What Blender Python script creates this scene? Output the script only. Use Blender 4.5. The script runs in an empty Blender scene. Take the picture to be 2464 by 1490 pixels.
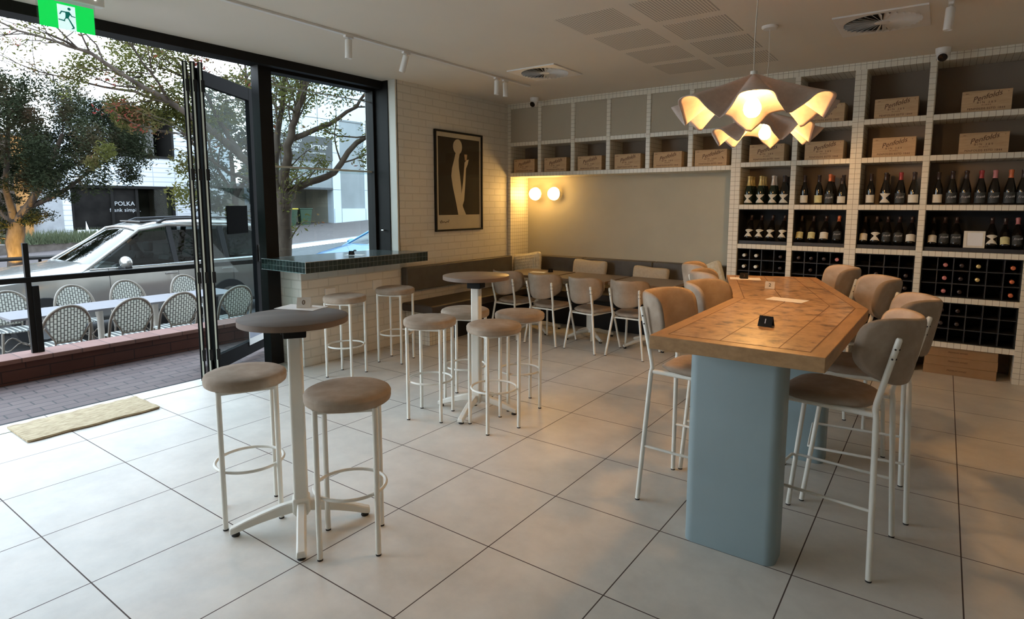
import bpy, bmesh, math, random
from mathutils import Vector, Matrix, Quaternion
random.seed(7)
PI = math.pi
sc = bpy.context.scene
col = sc.collection

# ------------------------------------------------------------------ camera
cd = bpy.data.cameras.new('camera'); cam = bpy.data.objects.new('camera', cd); col.objects.link(cam)
Rm = [[0.8111842, 0.58479, 0.0009416], [0.0698149, -0.0952441, -0.9930027], [-0.5806084, 0.8055739, -0.1180876]]
X, Yd, Zf = [Vector(r) for r in Rm]
M = Matrix.Identity(4)
for i in range(3):
    M[i][0] = X[i]; M[i][1] = -Yd[i]; M[i][2] = -Zf[i]
M.translation = Vector([4.62952, -0.26802, 1.59807])
cam.matrix_world = M
cd.sensor_fit = 'HORIZONTAL'; cd.sensor_width = 36.0
cd.lens = 1434.38 / 2464 * 36.0
cd.shift_x = -0.0006; cd.shift_y = -0.03364
cd.clip_start = 0.05; cd.clip_end = 400
sc.camera = cam

# ------------------------------------------------------------------ world, exposure
w = bpy.data.worlds.new('world'); sc.world = w; w.use_nodes = True
wn = w.node_tree; wn.nodes.clear()
out = wn.nodes.new('ShaderNodeOutputWorld'); bg = wn.nodes.new('ShaderNodeBackground')
tc = wn.nodes.new('ShaderNodeTexCoord'); sx = wn.nodes.new('ShaderNodeSeparateXYZ')
rp = wn.nodes.new('ShaderNodeValToRGB')
rp.color_ramp.elements[0].position = 0.0; rp.color_ramp.elements[0].color = (0.86, 0.94, 1.0, 1)
rp.color_ramp.elements[1].position = 0.8; rp.color_ramp.elements[1].color = (0.62, 0.80, 1.0, 1)
wn.links.new(tc.outputs['Generated'], sx.inputs[0]); wn.links.new(sx.outputs['Z'], rp.inputs[0])
wn.links.new(rp.outputs[0], bg.inputs['Color']); wn.links.new(bg.outputs[0], out.inputs[0])
bg.inputs['Strength'].default_value = 4.2
sc.view_settings.view_transform = 'Standard'; sc.view_settings.look = 'None'
sc.view_settings.gamma = 1.0; sc.view_settings.exposure = 0.58
sc.view_settings.use_curve_mapping = False

# ------------------------------------------------------------------ materials
def new_mat(name):
    m = bpy.data.materials.new(name); m.use_nodes = True
    nt = m.node_tree; b = nt.nodes['Principled BSDF']
    return m, nt, b
def ND(nt, t, **kw):
    n = nt.nodes.new(t)
    for k, v in kw.items():
        if k.startswith('i_'):
            n.inputs[k[2:].replace('_', ' ')].default_value = v
        else: setattr(n, k, v)
    return n
def L(nt, a, b): nt.links.new(a, b)
def rgba(c): return (c[0], c[1], c[2], 1.0)
def basic(name, c, rough=0.6, metal=0.0, var=0.0, scale=8.0, bump=0.0, bscale=60.0, emit=None, es=0.0, spec=0.5, coat=0.0, trans=0.0, alpha=1.0, detail=4):
    m, nt, b = new_mat(name)
    b.inputs['Base Color'].default_value = rgba(c); b.inputs['Roughness'].default_value = rough
    b.inputs['Metallic'].default_value = metal; b.inputs['Specular IOR Level'].default_value = spec
    b.inputs['Coat Weight'].default_value = coat
    b.inputs['Transmission Weight'].default_value = trans
    t = ND(nt, 'ShaderNodeTexCoord')
    if var > 0:
        n = ND(nt, 'ShaderNodeTexNoise', i_Scale=scale, i_Detail=float(detail))
        L(nt, t.outputs['Object'], n.inputs['Vector'])
        r = ND(nt, 'ShaderNodeValToRGB')
        r.color_ramp.elements[0].position = 0.3; r.color_ramp.elements[1].position = 0.7
        r.color_ramp.elements[0].color = rgba([max(0, x * (1 - var)) for x in c])
        r.color_ramp.elements[1].color = rgba([min(1, x * (1 + var)) for x in c])
        L(nt, n.outputs['Fac'], r.inputs[0]); L(nt, r.outputs[0], b.inputs['Base Color'])
    if bump > 0:
        n2 = ND(nt, 'ShaderNodeTexNoise', i_Scale=bscale, i_Detail=3.0)
        L(nt, t.outputs['Object'], n2.inputs['Vector'])
        bp = ND(nt, 'ShaderNodeBump', i_Strength=bump, i_Distance=0.01)
        L(nt, n2.outputs['Fac'], bp.inputs['Height']); L(nt, bp.outputs[0], b.inputs['Normal'])
    if emit:
        b.inputs['Emission Color'].default_value = rgba(emit); b.inputs['Emission Strength'].default_value = es
    return m
def math_node(nt, op, a, b=None):
    n = ND(nt, 'ShaderNodeMath', operation=op)
    for i, v in enumerate((a, b)):
        if v is None: continue
        if isinstance(v, (int, float)): n.inputs[i].default_value = v
        else: L(nt, v, n.inputs[i])
    return n.outputs[0]
def grid_mat(name, c, line, size, lw, rough=0.3, off=(0, 0, 0), world=False, axes='xyz', var=0.06, vscale=3.0, bump=0.3, spec=0.5, linerough=0.8):
    """square tiles: grout lines drawn on every axis that lies in the face"""
    m, nt, b = new_mat(name)
    g = ND(nt, 'ShaderNodeNewGeometry'); t = ND(nt, 'ShaderNodeTexCoord')
    src = g.outputs['Position'] if world else t.outputs['Object']
    s = ND(nt, 'ShaderNodeSeparateXYZ'); L(nt, src, s.inputs[0])
    nrm = ND(nt, 'ShaderNodeSeparateXYZ'); L(nt, t.outputs['Normal'], nrm.inputs[0])
    tot = None
    for i, ax in enumerate('xyz'):
        if ax not in axes: continue
        v = math_node(nt, 'ADD', s.outputs[i], -off[i] + 1000 * size)
        v = math_node(nt, 'MODULO', v, size)
        v = math_node(nt, 'SUBTRACT', v, size / 2)
        v = math_node(nt, 'ABSOLUTE', v)
        v = math_node(nt, 'GREATER_THAN', v, size / 2 - lw / 2)
        na = math_node(nt, 'ABSOLUTE', nrm.outputs[i])
        na = math_node(nt, 'LESS_THAN', na, 0.5)
        v = math_node(nt, 'MULTIPLY', v, na)
        tot = v if tot is None else math_node(nt, 'MAXIMUM', tot, v)
    n = ND(nt, 'ShaderNodeTexNoise', i_Scale=vscale, i_Detail=8.0, i_Roughness=0.65); L(nt, src, n.inputs['Vector'])
    r = ND(nt, 'ShaderNodeValToRGB')
    r.color_ramp.elements[0].position = 0.35; r.color_ramp.elements[1].position = 0.68
    r.color_ramp.elements[0].color = rgba([x * (1 - var) for x in c]); r.color_ramp.elements[1].color = rgba([min(1, x * (1 + var)) for x in c])
    L(nt, n.outputs['Fac'], r.inputs[0])
    mx = ND(nt, 'ShaderNodeMix', data_type='RGBA'); L(nt, tot, mx.inputs['Factor'])
    L(nt, r.outputs[0], mx.inputs['A']); mx.inputs['B'].default_value = rgba(line)
    L(nt, mx.outputs['Result'], b.inputs['Base Color'])
    ro = ND(nt, 'ShaderNodeMapRange'); L(nt, tot, ro.inputs[0]); ro.inputs[3].default_value = rough; ro.inputs[4].default_value = linerough
    L(nt, ro.outputs[0], b.inputs['Roughness'])
    b.inputs['Specular IOR Level'].default_value = spec
    if bump:
        inv = math_node(nt, 'SUBTRACT', 1.0, tot)
        bp = ND(nt, 'ShaderNodeBump', i_Strength=bump, i_Distance=0.002)
        L(nt, inv, bp.inputs['Height']); L(nt, bp.outputs[0], b.inputs['Normal'])
    return m
def brick_mat(name, c1, c2, mortar, bw, bh, ms, rough=0.6, plane='yz', bump=0.5, offset=0.5, var=0.15, dist=0.01, rot=0.0):
    m, nt, b = new_mat(name)
    g = ND(nt, 'ShaderNodeNewGeometry'); s = ND(nt, 'ShaderNodeSeparateXYZ'); L(nt, g.outputs['Position'], s.inputs[0])
    cb = ND(nt, 'ShaderNodeCombineXYZ')
    if plane == 'auto':      # vertical faces: the horizontal coordinate is x+y, so both faces show courses
        L(nt, math_node(nt, 'ADD', s.outputs[0], s.outputs[1]), cb.inputs[0]); L(nt, s.outputs[2], cb.inputs[1])
    else:
        L(nt, s.outputs['xyz'.index(plane[0])], cb.inputs[0]); L(nt, s.outputs['xyz'.index(plane[1])], cb.inputs[1])
    mp = ND(nt, 'ShaderNodeMapping'); mp.inputs['Rotation'].default_value = (0, 0, rot); L(nt, cb.outputs[0], mp.inputs[0])
    t = ND(nt, 'ShaderNodeTexBrick', i_Scale=1.0, i_Color1=rgba(c1), i_Color2=rgba(c2), i_Mortar=rgba(mortar))
    t.inputs['Brick Width'].default_value = bw; t.inputs['Row Height'].default_value = bh
    t.inputs['Mortar Size'].default_value = ms; t.inputs['Mortar Smooth'].default_value = 0.2
    t.offset = offset
    L(nt, mp.outputs[0], t.inputs['Vector'])
    n = ND(nt, 'ShaderNodeTexNoise', i_Scale=6.0, i_Detail=6.0); L(nt, g.outputs['Position'], n.inputs['Vector'])
    mul = ND(nt, 'ShaderNodeMapRange'); L(nt, n.outputs['Fac'], mul.inputs[0]); mul.inputs[3].default_value = 1 - var; mul.inputs[4].default_value = 1 + var
    vm = ND(nt, 'ShaderNodeVectorMath', operation='SCALE'); L(nt, t.outputs['Color'], vm.inputs[0]); L(nt, mul.outputs[0], vm.inputs['Scale'])
    L(nt, vm.outputs[0], b.inputs['Base Color'])
    b.inputs['Roughness'].default_value = rough
    inv = math_node(nt, 'SUBTRACT', 1.0, t.outputs['Fac'])
    bp = ND(nt, 'ShaderNodeBump', i_Strength=bump, i_Distance=dist); L(nt, inv, bp.inputs['Height']); L(nt, bp.outputs[0], b.inputs['Normal'])
    return m
def ramp_mat(name, stops, scale=3.0, rough=0.7, detail=6, mapscale=(1, 1, 1), bump=0.0, coat=0.0, world=False, spec=0.5, sss=0.0, trans=0.0):
    m, nt, b = new_mat(name)
    t = ND(nt, 'ShaderNodeTexCoord'); g = ND(nt, 'ShaderNodeNewGeometry')
    mp = ND(nt, 'ShaderNodeMapping'); mp.inputs['Scale'].default_value = mapscale
    L(nt, g.outputs['Position'] if world else t.outputs['Object'], mp.inputs[0])
    n = ND(nt, 'ShaderNodeTexNoise', i_Scale=scale, i_Detail=float(detail), i_Roughness=0.6); L(nt, mp.outputs[0], n.inputs['Vector'])
    r = ND(nt, 'ShaderNodeValToRGB'); e = r.color_ramp.elements
    e[0].position = stops[0][0]; e[0].color = rgba(stops[0][1]); e[1].position = stops[-1][0]; e[1].color = rgba(stops[-1][1])
    for p, c in stops[1:-1]:
        q = e.new(p); q.color = rgba(c)
    L(nt, n.outputs['Fac'], r.inputs[0]); L(nt, r.outputs[0], b.inputs['Base Color'])
    b.inputs['Roughness'].default_value = rough; b.inputs['Coat Weight'].default_value = coat; b.inputs['Specular IOR Level'].default_value = spec
    if bump:
        bp = ND(nt, 'ShaderNodeBump', i_Strength=bump, i_Distance=0.003); L(nt, n.outputs['Fac'], bp.inputs['Height']); L(nt, bp.outputs[0], b.inputs['Normal'])
    if trans:
        b2 = ND(nt, 'ShaderNodeBsdfTranslucent'); L(nt, r.outputs[0], b2.inputs[0])
        mx = ND(nt, 'ShaderNodeMixShader'); mx.inputs[0].default_value = trans
        o = nt.nodes['Material Output']; L(nt, b.outputs[0], mx.inputs[1]); L(nt, b2.outputs[0], mx.inputs[2]); L(nt, mx.outputs[0], o.inputs[0])
    return m
def glass_mat(name, tint=(0.9, 0.95, 0.93), refl=1.0):
    m, nt, b = new_mat(name); nt.nodes.remove(b)
    tr = ND(nt, 'ShaderNodeBsdfTransparent'); tr.inputs[0].default_value = rgba(tint)
    gl = ND(nt, 'ShaderNodeBsdfGlossy'); gl.inputs['Roughness'].default_value = 0.02
    lw = ND(nt, 'ShaderNodeLayerWeight'); lw.inputs['Blend'].default_value = 0.5
    f = math_node(nt, 'POWER', lw.outputs['Facing'], 5.0); f = math_node(nt, 'MULTIPLY', f, 0.9); f = math_node(nt, 'ADD', f, 0.04); f = math_node(nt, 'MULTIPLY', f, refl)
    mx = ND(nt, 'ShaderNodeMixShader'); L(nt, f, mx.inputs[0]); L(nt, tr.outputs[0], mx.inputs[1]); L(nt, gl.outputs[0], mx.inputs[2])
    L(nt, mx.outputs[0], nt.nodes['Material Output'].inputs[0])
    return m

MT = {}
MT['floor'] = grid_mat('floor_tile', (0.66, 0.62, 0.555), (0.07, 0.045, 0.035), 0.6, 0.0055, rough=0.38, world=True, axes='xy', var=0.095, vscale=3.6, bump=0.2, spec=0.45)
MT['mosaic'] = grid_mat('white_mosaic', (0.77, 0.725, 0.61), (0.34, 0.29, 0.21), 0.05, 0.0035, rough=0.3, axes='xyz', var=0.06, vscale=2.0, off=(0, 0, 0))
MT['ledge'] = grid_mat('dark_green_mosaic', (0.022, 0.034, 0.030), (0.16, 0.18, 0.17), 0.05, 0.003, rough=0.12, axes='xyz', var=0.35, vscale=9.0, bump=0.2, spec=0.6)
MT['white_brick'] = brick_mat('painted_brick', (0.72, 0.68, 0.60), (0.70, 0.66, 0.58), (0.61, 0.57, 0.49), 0.24, 0.086, 0.006, rough=0.55, plane='auto', bump=0.6, var=0.05)
MT['paver'] = brick_mat('clay_paver', (0.0825, 0.05225, 0.04675), (0.11, 0.07425, 0.066), (0.022, 0.01815, 0.0165), 0.23, 0.115, 0.006, rough=0.7, plane='yx', bump=0.6, var=0.25, rot=0.0)
MT['red_brick'] = brick_mat('dark_red_brick', (0.084, 0.027, 0.018), (0.114, 0.042, 0.03), (0.042, 0.018, 0.015), 0.36, 0.105, 0.005, rough=0.75, plane='yz', bump=0.6, var=0.25)
MT['coping'] = brick_mat('brick_coping', (0.216, 0.108, 0.084), (0.276, 0.15, 0.12), (0.132, 0.078, 0.066), 0.235, 1.0, 0.006, rough=0.8, plane='yz', bump=0.4, offset=0.0, var=0.2)
MT['ceiling'] = basic('ceiling_paint', (0.75, 0.695, 0.60), 0.85, var=0.02, scale=1.5)
MT['perf'] = None
MT['wall'] = basic('wall_paint', (0.70, 0.67, 0.60), 0.8, var=0.03, scale=2)
MT['niche'] = basic('niche_plaster', (0.54, 0.505, 0.40), 0.8, var=0.05, scale=2.5, bump=0.05, bscale=90)
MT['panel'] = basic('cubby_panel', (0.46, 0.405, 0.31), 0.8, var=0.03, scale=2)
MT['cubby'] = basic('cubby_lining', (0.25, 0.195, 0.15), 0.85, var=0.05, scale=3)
MT['black'] = basic('black_powder_coat', (0.010, 0.009, 0.008), 0.6, var=0.1, spec=0.2)
MT['void'] = basic('black_lining', (0.006, 0.006, 0.007), 0.7, var=0.1)
MT['rack'] = basic('black_rack_laminate', (0.028, 0.030, 0.036), 0.5, var=0.15, scale=20)
MT['alu'] = basic('anodised_edge', (0.62, 0.66, 0.58), 0.35, metal=0.3, var=0.05)
MT['white_metal'] = basic('ivory_powder_coat', (0.78, 0.755, 0.68), 0.4, var=0.03)
MT['white_plastic'] = basic('white_plastic', (0.78, 0.76, 0.72), 0.4, var=0.02)
MT['rubber'] = basic('black_rubber', (0.015, 0.013, 0.012), 0.7, var=0.1)
MT['suede'] = ramp_mat('taupe_suede', [(0.3, (0.26, 0.195, 0.14)), (0.5, (0.34, 0.265, 0.20)), (0.72, (0.46, 0.375, 0.295))], scale=5.0, rough=0.85, bump=0.15, spec=0.25)
MT['suede_tan'] = ramp_mat('tan_suede', [(0.3, (0.30, 0.185, 0.10)), (0.5, (0.37, 0.235, 0.135)), (0.72, (0.44, 0.29, 0.175))], scale=7.0, rough=0.8, bump=0.15, spec=0.25)
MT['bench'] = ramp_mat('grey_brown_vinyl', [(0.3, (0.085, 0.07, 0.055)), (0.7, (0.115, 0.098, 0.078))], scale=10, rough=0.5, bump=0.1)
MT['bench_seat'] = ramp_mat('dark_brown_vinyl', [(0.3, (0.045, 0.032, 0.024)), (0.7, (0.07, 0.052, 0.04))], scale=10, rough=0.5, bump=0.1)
MT['blue'] = basic('duck_egg_blue_laminate', (0.27, 0.35, 0.37), 0.45, var=0.05, scale=3)
MT['table_round'] = ramp_mat('umber_laminate', [(0.25, (0.085, 0.060, 0.042)), (0.75, (0.125, 0.09, 0.065))], scale=4, spec=0.25, rough=0.55, mapscale=(1, 6, 1))
MT['table_edge'] = basic('table_edge_band', (0.17, 0.115, 0.08), 0.5, var=0.1)
MT['table_round2'] = ramp_mat('walnut_laminate', [(0.25, (0.20, 0.14, 0.095)), (0.75, (0.28, 0.20, 0.14))], scale=4, rough=0.35, mapscale=(1, 6, 1))
MT['dining_top'] = ramp_mat('brown_table_laminate', [(0.25, (0.14, 0.095, 0.055)), (0.75, (0.21, 0.145, 0.09))], scale=4, rough=0.3, mapscale=(6, 1, 1))
MT['burl'] = ramp_mat('burl_veneer', [(0.34, (0.10, 0.05, 0.025)), (0.43, (0.30, 0.17, 0.08)), (0.50, (0.42, 0.25, 0.12)), (0.66, (0.54, 0.35, 0.185))], scale=15.0, rough=0.32, detail=12, bump=0.05, coat=0.15)
MT['oak_edge'] = ramp_mat('oak_edging', [(0.25, (0.27, 0.15, 0.062)), (0.75, (0.43, 0.255, 0.12))], scale=5, rough=0.4, mapscale=(5, 1.2, 8), detail=8)
MT['groove'] = basic('veneer_joint', (0.13, 0.06, 0.03), 0.6, var=0.1)
MT['crate'] = ramp_mat('pine_crate', [(0.25, (0.46, 0.29, 0.15)), (0.75, (0.64, 0.44, 0.25))], scale=6, rough=0.7, mapscale=(1, 1, 9), detail=6)
MT['ink'] = basic('brown_print', (0.10, 0.045, 0.022), 0.8, var=0.1)
MT['carton'] = ramp_mat('brown_cardboard', [(0.3, (0.29, 0.165, 0.075)), (0.7, (0.36, 0.215, 0.105))], scale=5, rough=0.85)
MT['coir'] = ramp_mat('coir_mat', [(0.3, (0.28, 0.20, 0.115)), (0.5, (0.46, 0.36, 0.22)), (0.75, (0.62, 0.51, 0.34))], scale=55, rough=0.95, bump=1.0, mapscale=(1, 0.25, 1))
MT['paper'] = basic('paper', (0.80, 0.80, 0.80), 0.7, var=0.02)
MT['bottle'] = basic('dark_bottle_glass', (0.010, 0.008, 0.006), 0.08, var=0.2, spec=0.6)
MT['bottle_green'] = basic('green_bottle_glass', (0.012, 0.022, 0.012), 0.08, var=0.2, spec=0.6)
MT['label'] = basic('cream_label', (0.70, 0.66, 0.56), 0.7, var=0.06, scale=30)
MT['label_y'] = basic('yellow_label', (0.62, 0.58, 0.30), 0.7, var=0.15, scale=40)
MT['label_g'] = basic('charcoal_label', (0.035, 0.04, 0.042), 0.6, var=0.3, scale=60)
MT['foil_gold'] = basic('gold_foil', (0.62, 0.50, 0.22), 0.35, metal=0.5, var=0.08)
MT['foil_silver'] = basic('silver_foil', (0.66, 0.60, 0.54), 0.35, metal=0.4, var=0.08)
MT['foil_red'] = basic('red_foil', (0.36, 0.05, 0.05), 0.4, metal=0.2, var=0.1)
MT['foil_orange'] = basic('orange_foil', (0.62, 0.17, 0.07), 0.4, metal=0.2, var=0.1)
MT['foil_dark'] = basic('dark_foil', (0.035, 0.02, 0.018), 0.3, var=0.2)
MT['foil_pink'] = basic('pink_foil', (0.55, 0.20, 0.20), 0.4, var=0.1)
MT['foil_white'] = basic('white_foil', (0.75, 0.74, 0.68), 0.4, var=0.05)
MT['knit'] = ramp_mat('cream_chunky_knit', [(0.3, (0.60, 0.54, 0.40)), (0.7, (0.76, 0.71, 0.58))], scale=30, rough=0.95, bump=0.6)
MT['linen'] = ramp_mat('beige_linen', [(0.3, (0.50, 0.43, 0.33)), (0.7, (0.60, 0.53, 0.42))], scale=40, rough=0.95, bump=0.3)
MT['felt'] = ramp_mat('cream_felt', [(0.3, (0.56, 0.45, 0.39)), (0.7, (0.64, 0.53, 0.46))], scale=40, rough=0.95, bump=0.15, trans=0.06)
MT['cord'] = basic('white_flex', (0.70, 0.64, 0.56), 0.6, var=0.04)
MT['bulb'] = basic('lit_bulb', (1, 0.9, 0.75), 0.4, emit=(1.0, 0.54, 0.18), es=215.0)
MT['globe'] = basic('lit_opal_globe', (1, 0.95, 0.85), 0.3, emit=(1.0, 0.58, 0.17), es=24.0)
MT['poster'] = basic('cream_print_paper', (0.60, 0.53, 0.40), 0.6, var=0.04)
MT['poster_dark'] = basic('dark_umber_print', (0.030, 0.020, 0.012), 0.85, var=0.1)
MT['poster_fig'] = basic('sand_print', (0.66, 0.56, 0.40), 0.5, var=0.04)
MT['glass'] = glass_mat('window_glass', (0.90, 0.94, 0.93), 0.5)
MT['glass_smoke'] = glass_mat('door_glass', (0.72, 0.78, 0.77), 0.16)
MT['door_frame'] = basic('black_door_frame', (0.008, 0.008, 0.009), 0.75, var=0.1, spec=0.12)
MT['matt_black'] = basic('matt_black_sign', (0.006, 0.006, 0.006), 0.95, var=0.1, spec=0.05)
MT['picture_glass'] = glass_mat('picture_glass', (0.97, 0.97, 0.96), 0.35)
MT['glass_car'] = glass_mat('car_glass', (0.20, 0.23, 0.22), 1.6)
MT['exit_green'] = basic('lit_green_panel', (0.0, 0.45, 0.10), 0.4, emit=(0.0, 0.80, 0.09), es=0.5)
MT['exit_white'] = basic('lit_white_panel', (0.8, 0.95, 0.95), 0.4, emit=(0.70, 1.0, 1.0), es=0.5)
MT['exit_dark'] = basic('green_pictogram', (0.0, 0.13, 0.11), 0.5, emit=(0.0, 0.30, 0.22), es=0.2)
MT['acrylic'] = glass_mat('clear_acrylic', (0.86, 0.94, 0.92), 1.0)
MT['lens'] = basic('dark_lens', (0.01, 0.008, 0.008), 0.1, var=0.1)
MT['chrome'] = basic('brushed_steel', (0.6, 0.6, 0.58), 0.25, metal=0.9, var=0.05)
MT['led'] = basic('lit_led', (1, 1, 1), 0.4, emit=(1, 1, 0.9), es=3)
# outdoors
MT['asphalt'] = basic('asphalt', (0.08, 0.0825, 0.085), 0.85, var=0.12, scale=4, bump=0.2)
MT['concrete'] = basic('pale_concrete', (0.216, 0.21, 0.204), 0.85, var=0.08, scale=1.5, bump=0.1)
MT['foot_paver'] = brick_mat('pink_grey_paver', (0.0936, 0.072, 0.0684), (0.108, 0.0864, 0.0828), (0.0648, 0.054, 0.0504), 0.23, 0.115, 0.01, rough=0.8, plane='yx', bump=0.2, var=0.12)
MT['car_silver'] = basic('silver_car_paint', (0.3528, 0.3444, 0.3192), 0.22, metal=0.55, var=0.02, coat=0.6)
MT['car_blue'] = basic('blue_car_paint', (0.05, 0.19, 0.40), 0.22, metal=0.3, var=0.02, coat=0.6)
MT['car_trim'] = basic('black_car_trim', (0.012, 0.012, 0.013), 0.5, var=0.05)
MT['car_seat'] = basic('grey_car_seat', (0.19, 0.22, 0.23), 0.7, var=0.05)
MT['lamp_lens'] = basic('headlamp_lens', (0.65, 0.68, 0.68), 0.12, metal=0.3, var=0.1, scale=30)
MT['tyre'] = basic('tyre_rubber', (0.02, 0.02, 0.02), 0.8, var=0.1)
MT['bark'] = ramp_mat('grey_brown_bark', [(0.3, (0.035, 0.025, 0.018)), (0.5, (0.065, 0.048, 0.036)), (0.75, (0.11, 0.085, 0.065))], scale=6, rough=0.9, bump=0.6, mapscale=(1, 1, 0.3), spec=0.2)
MT['leaf_mix'] = ramp_mat('autumn_leaves', [(0.33, (0.22, 0.035, 0.03)), (0.41, (0.10, 0.075, 0.03)), (0.52, (0.09, 0.095, 0.025)), (0.66, (0.16, 0.15, 0.04)), (0.80, (0.26, 0.16, 0.06))], scale=0.85, rough=0.9, world=True, detail=5, trans=0.45, spec=0.15)
MT['leaf_dark'] = ramp_mat('dark_green_leaves', [(0.30, (0.012, 0.016, 0.008)), (0.52, (0.026, 0.031, 0.015)), (0.66, (0.060, 0.040, 0.022)), (0.78, (0.15, 0.04, 0.03))], scale=0.9, rough=1.0, world=True, detail=7, trans=0.2, spec=0.08)
MT['leaf_grey'] = ramp_mat('grey_green_leaves', [(0.30, (0.033, 0.04125, 0.0275)), (0.5, (0.055, 0.066, 0.04125)), (0.8, (0.0935, 0.0715, 0.0495))], scale=1.2, rough=0.8, world=True, detail=5, trans=0.35)
MT['shrub'] = ramp_mat('sage_grass', [(0.3, (0.065, 0.085, 0.04)), (0.7, (0.13, 0.145, 0.08))], scale=9, rough=0.9, trans=0.3)
MT['white_tile_out'] = brick_mat('white_glazed_brick', (0.5867, 0.6093, 0.632), (0.6206, 0.6432, 0.6657), (0.3836, 0.4063, 0.4288), 1.0, 0.22, 0.022, rough=0.4, plane='yz', bump=0.2, offset=0.0, var=0.04)
MT['render_white'] = basic('rough_white_render', (0.3089, 0.3175, 0.326), 0.9, var=0.15, scale=2.5, bump=0.5, bscale=8)
MT['painted_warm_light_wall'] = basic('render_painted_warm_light', (0.372, 0.18, 0.054), 0.85, var=0.08, scale=1.0)  # orange lamplight on this wall is put into its base colour
MT['shop_dark'] = basic('dark_shopfront', (0.010, 0.009, 0.008), 0.5, var=0.6, scale=1.6, spec=0.12)
MT['shop_olive'] = basic('dim_shop_interior', (0.0375, 0.0325, 0.02), 0.6, var=0.6, scale=1.3)
MT['sign_white'] = basic('white_sign_letters', (0.51, 0.522, 0.528), 0.6, var=0.02)
MT['clad_white'] = basic('white_cladding', (0.461, 0.5239, 0.5868), 0.5, var=0.05, scale=0.7)
MT['clad_grey'] = basic('grey_cladding', (0.1794, 0.2018, 0.2153), 0.5, var=0.18, scale=0.6)
MT['joint'] = basic('dark_joint', (0.05, 0.055, 0.06), 0.8, var=0.1)
MT['sign_dark'] = basic('charcoal_sign', (0.028, 0.032, 0.034), 0.5, var=0.1)
MT['bin_green'] = basic('bin_green', (0.025, 0.055, 0.03), 0.5, var=0.1)
MT['bin_yellow'] = basic('bin_yellow', (0.62, 0.48, 0.05), 0.5, var=0.05)
MT['garage'] = basic('garage_wall', (0.24, 0.228, 0.186), 0.85, var=0.06, scale=1)
MT['cane'] = basic('grey_beige_cane', (0.24, 0.21, 0.168), 0.5, var=0.1, scale=30)
MT['terrace_top'] = basic('pale_grey_table', (0.17, 0.16, 0.17), 0.5, var=0.05)
MT['skin'] = basic('skin', (0.50, 0.30, 0.20), 0.6, var=0.05)
MT['hair'] = basic('dark_hair', (0.02, 0.015, 0.012), 0.7, var=0.2)
MT['shirt'] = basic('grey_shirt', (0.13, 0.13, 0.14), 0.8, var=0.2)
MT['stone'] = basic('grey_brown_stone', (0.12, 0.10, 0.085), 0.9, var=0.3, scale=4, bump=0.5, bscale=10)

# woven bistro mesh: white oval cells divided by grey strands
def weave_mat():
    m, nt, b = new_mat('woven_white_rattan')
    t = ND(nt, 'ShaderNodeTexCoord'); mp = ND(nt, 'ShaderNodeMapping'); mp.inputs['Scale'].default_value = (1, 1, 1)
    s = ND(nt, 'ShaderNodeSeparateXYZ'); L(nt, t.outputs['Object'], s.inputs[0])
    cb = ND(nt, 'ShaderNodeCombineXYZ')
    L(nt, s.outputs[2], cb.inputs[0]); L(nt, math_node(nt, 'ADD', s.outputs[0], 10.0), cb.inputs[1])
    k = ND(nt, 'ShaderNodeTexBrick', i_Scale=1.0, i_Color1=rgba((0.82, 0.83, 0.77)), i_Color2=rgba((0.76, 0.77, 0.71)), i_Mortar=rgba((0.17, 0.17, 0.155)))
    k.inputs['Brick Width'].default_value = 0.055; k.inputs['Row Height'].default_value = 0.030
    k.inputs['Mortar Size'].default_value = 0.0048; k.inputs['Mortar Smooth'].default_value = 0.1
    L(nt, cb.outputs[0], k.inputs['Vector']); L(nt, k.outputs['Color'], b.inputs['Base Color']); b.inputs['Roughness'].default_value = 0.5
    b2 = ND(nt, 'ShaderNodeBsdfTranslucent'); L(nt, k.outputs['Color'], b2.inputs[0]); mx = ND(nt, 'ShaderNodeMixShader'); mx.inputs[0].default_value = 0.45
    L(nt, b.outputs[0], mx.inputs[1]); L(nt, b2.outputs[0], mx.inputs[2]); L(nt, mx.outputs[0], nt.nodes['Material Output'].inputs[0])
    return m
MT['weave'] = weave_mat()
def perf_mat():
    m, nt, b = new_mat('perforated_ceiling')
    g = ND(nt, 'ShaderNodeNewGeometry'); s = ND(nt, 'ShaderNodeSeparateXYZ'); L(nt, g.outputs['Position'], s.inputs[0])
    f = None
    for i in (0, 1):
        v = math_node(nt, 'MODULO', math_node(nt, 'ADD', s.outputs[i], 100.0), 0.022)
        v = math_node(nt, 'ABSOLUTE', math_node(nt, 'SUBTRACT', v, 0.011))
        v = math_node(nt, 'LESS_THAN', v, 0.0055 if i == 0 else 0.0075)
        f = v if f is None else math_node(nt, 'MULTIPLY', f, v)
    mx = ND(nt, 'ShaderNodeMix', data_type='RGBA'); L(nt, f, mx.inputs['Factor'])
    mx.inputs['A'].default_value = rgba((0.74, 0.685, 0.59)); mx.inputs['B'].default_value = rgba((0.30, 0.28, 0.24))
    L(nt, mx.outputs['Result'], b.inputs['Base Color']); b.inputs['Roughness'].default_value = 0.85
    return m
MT['perf'] = perf_mat()

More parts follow.
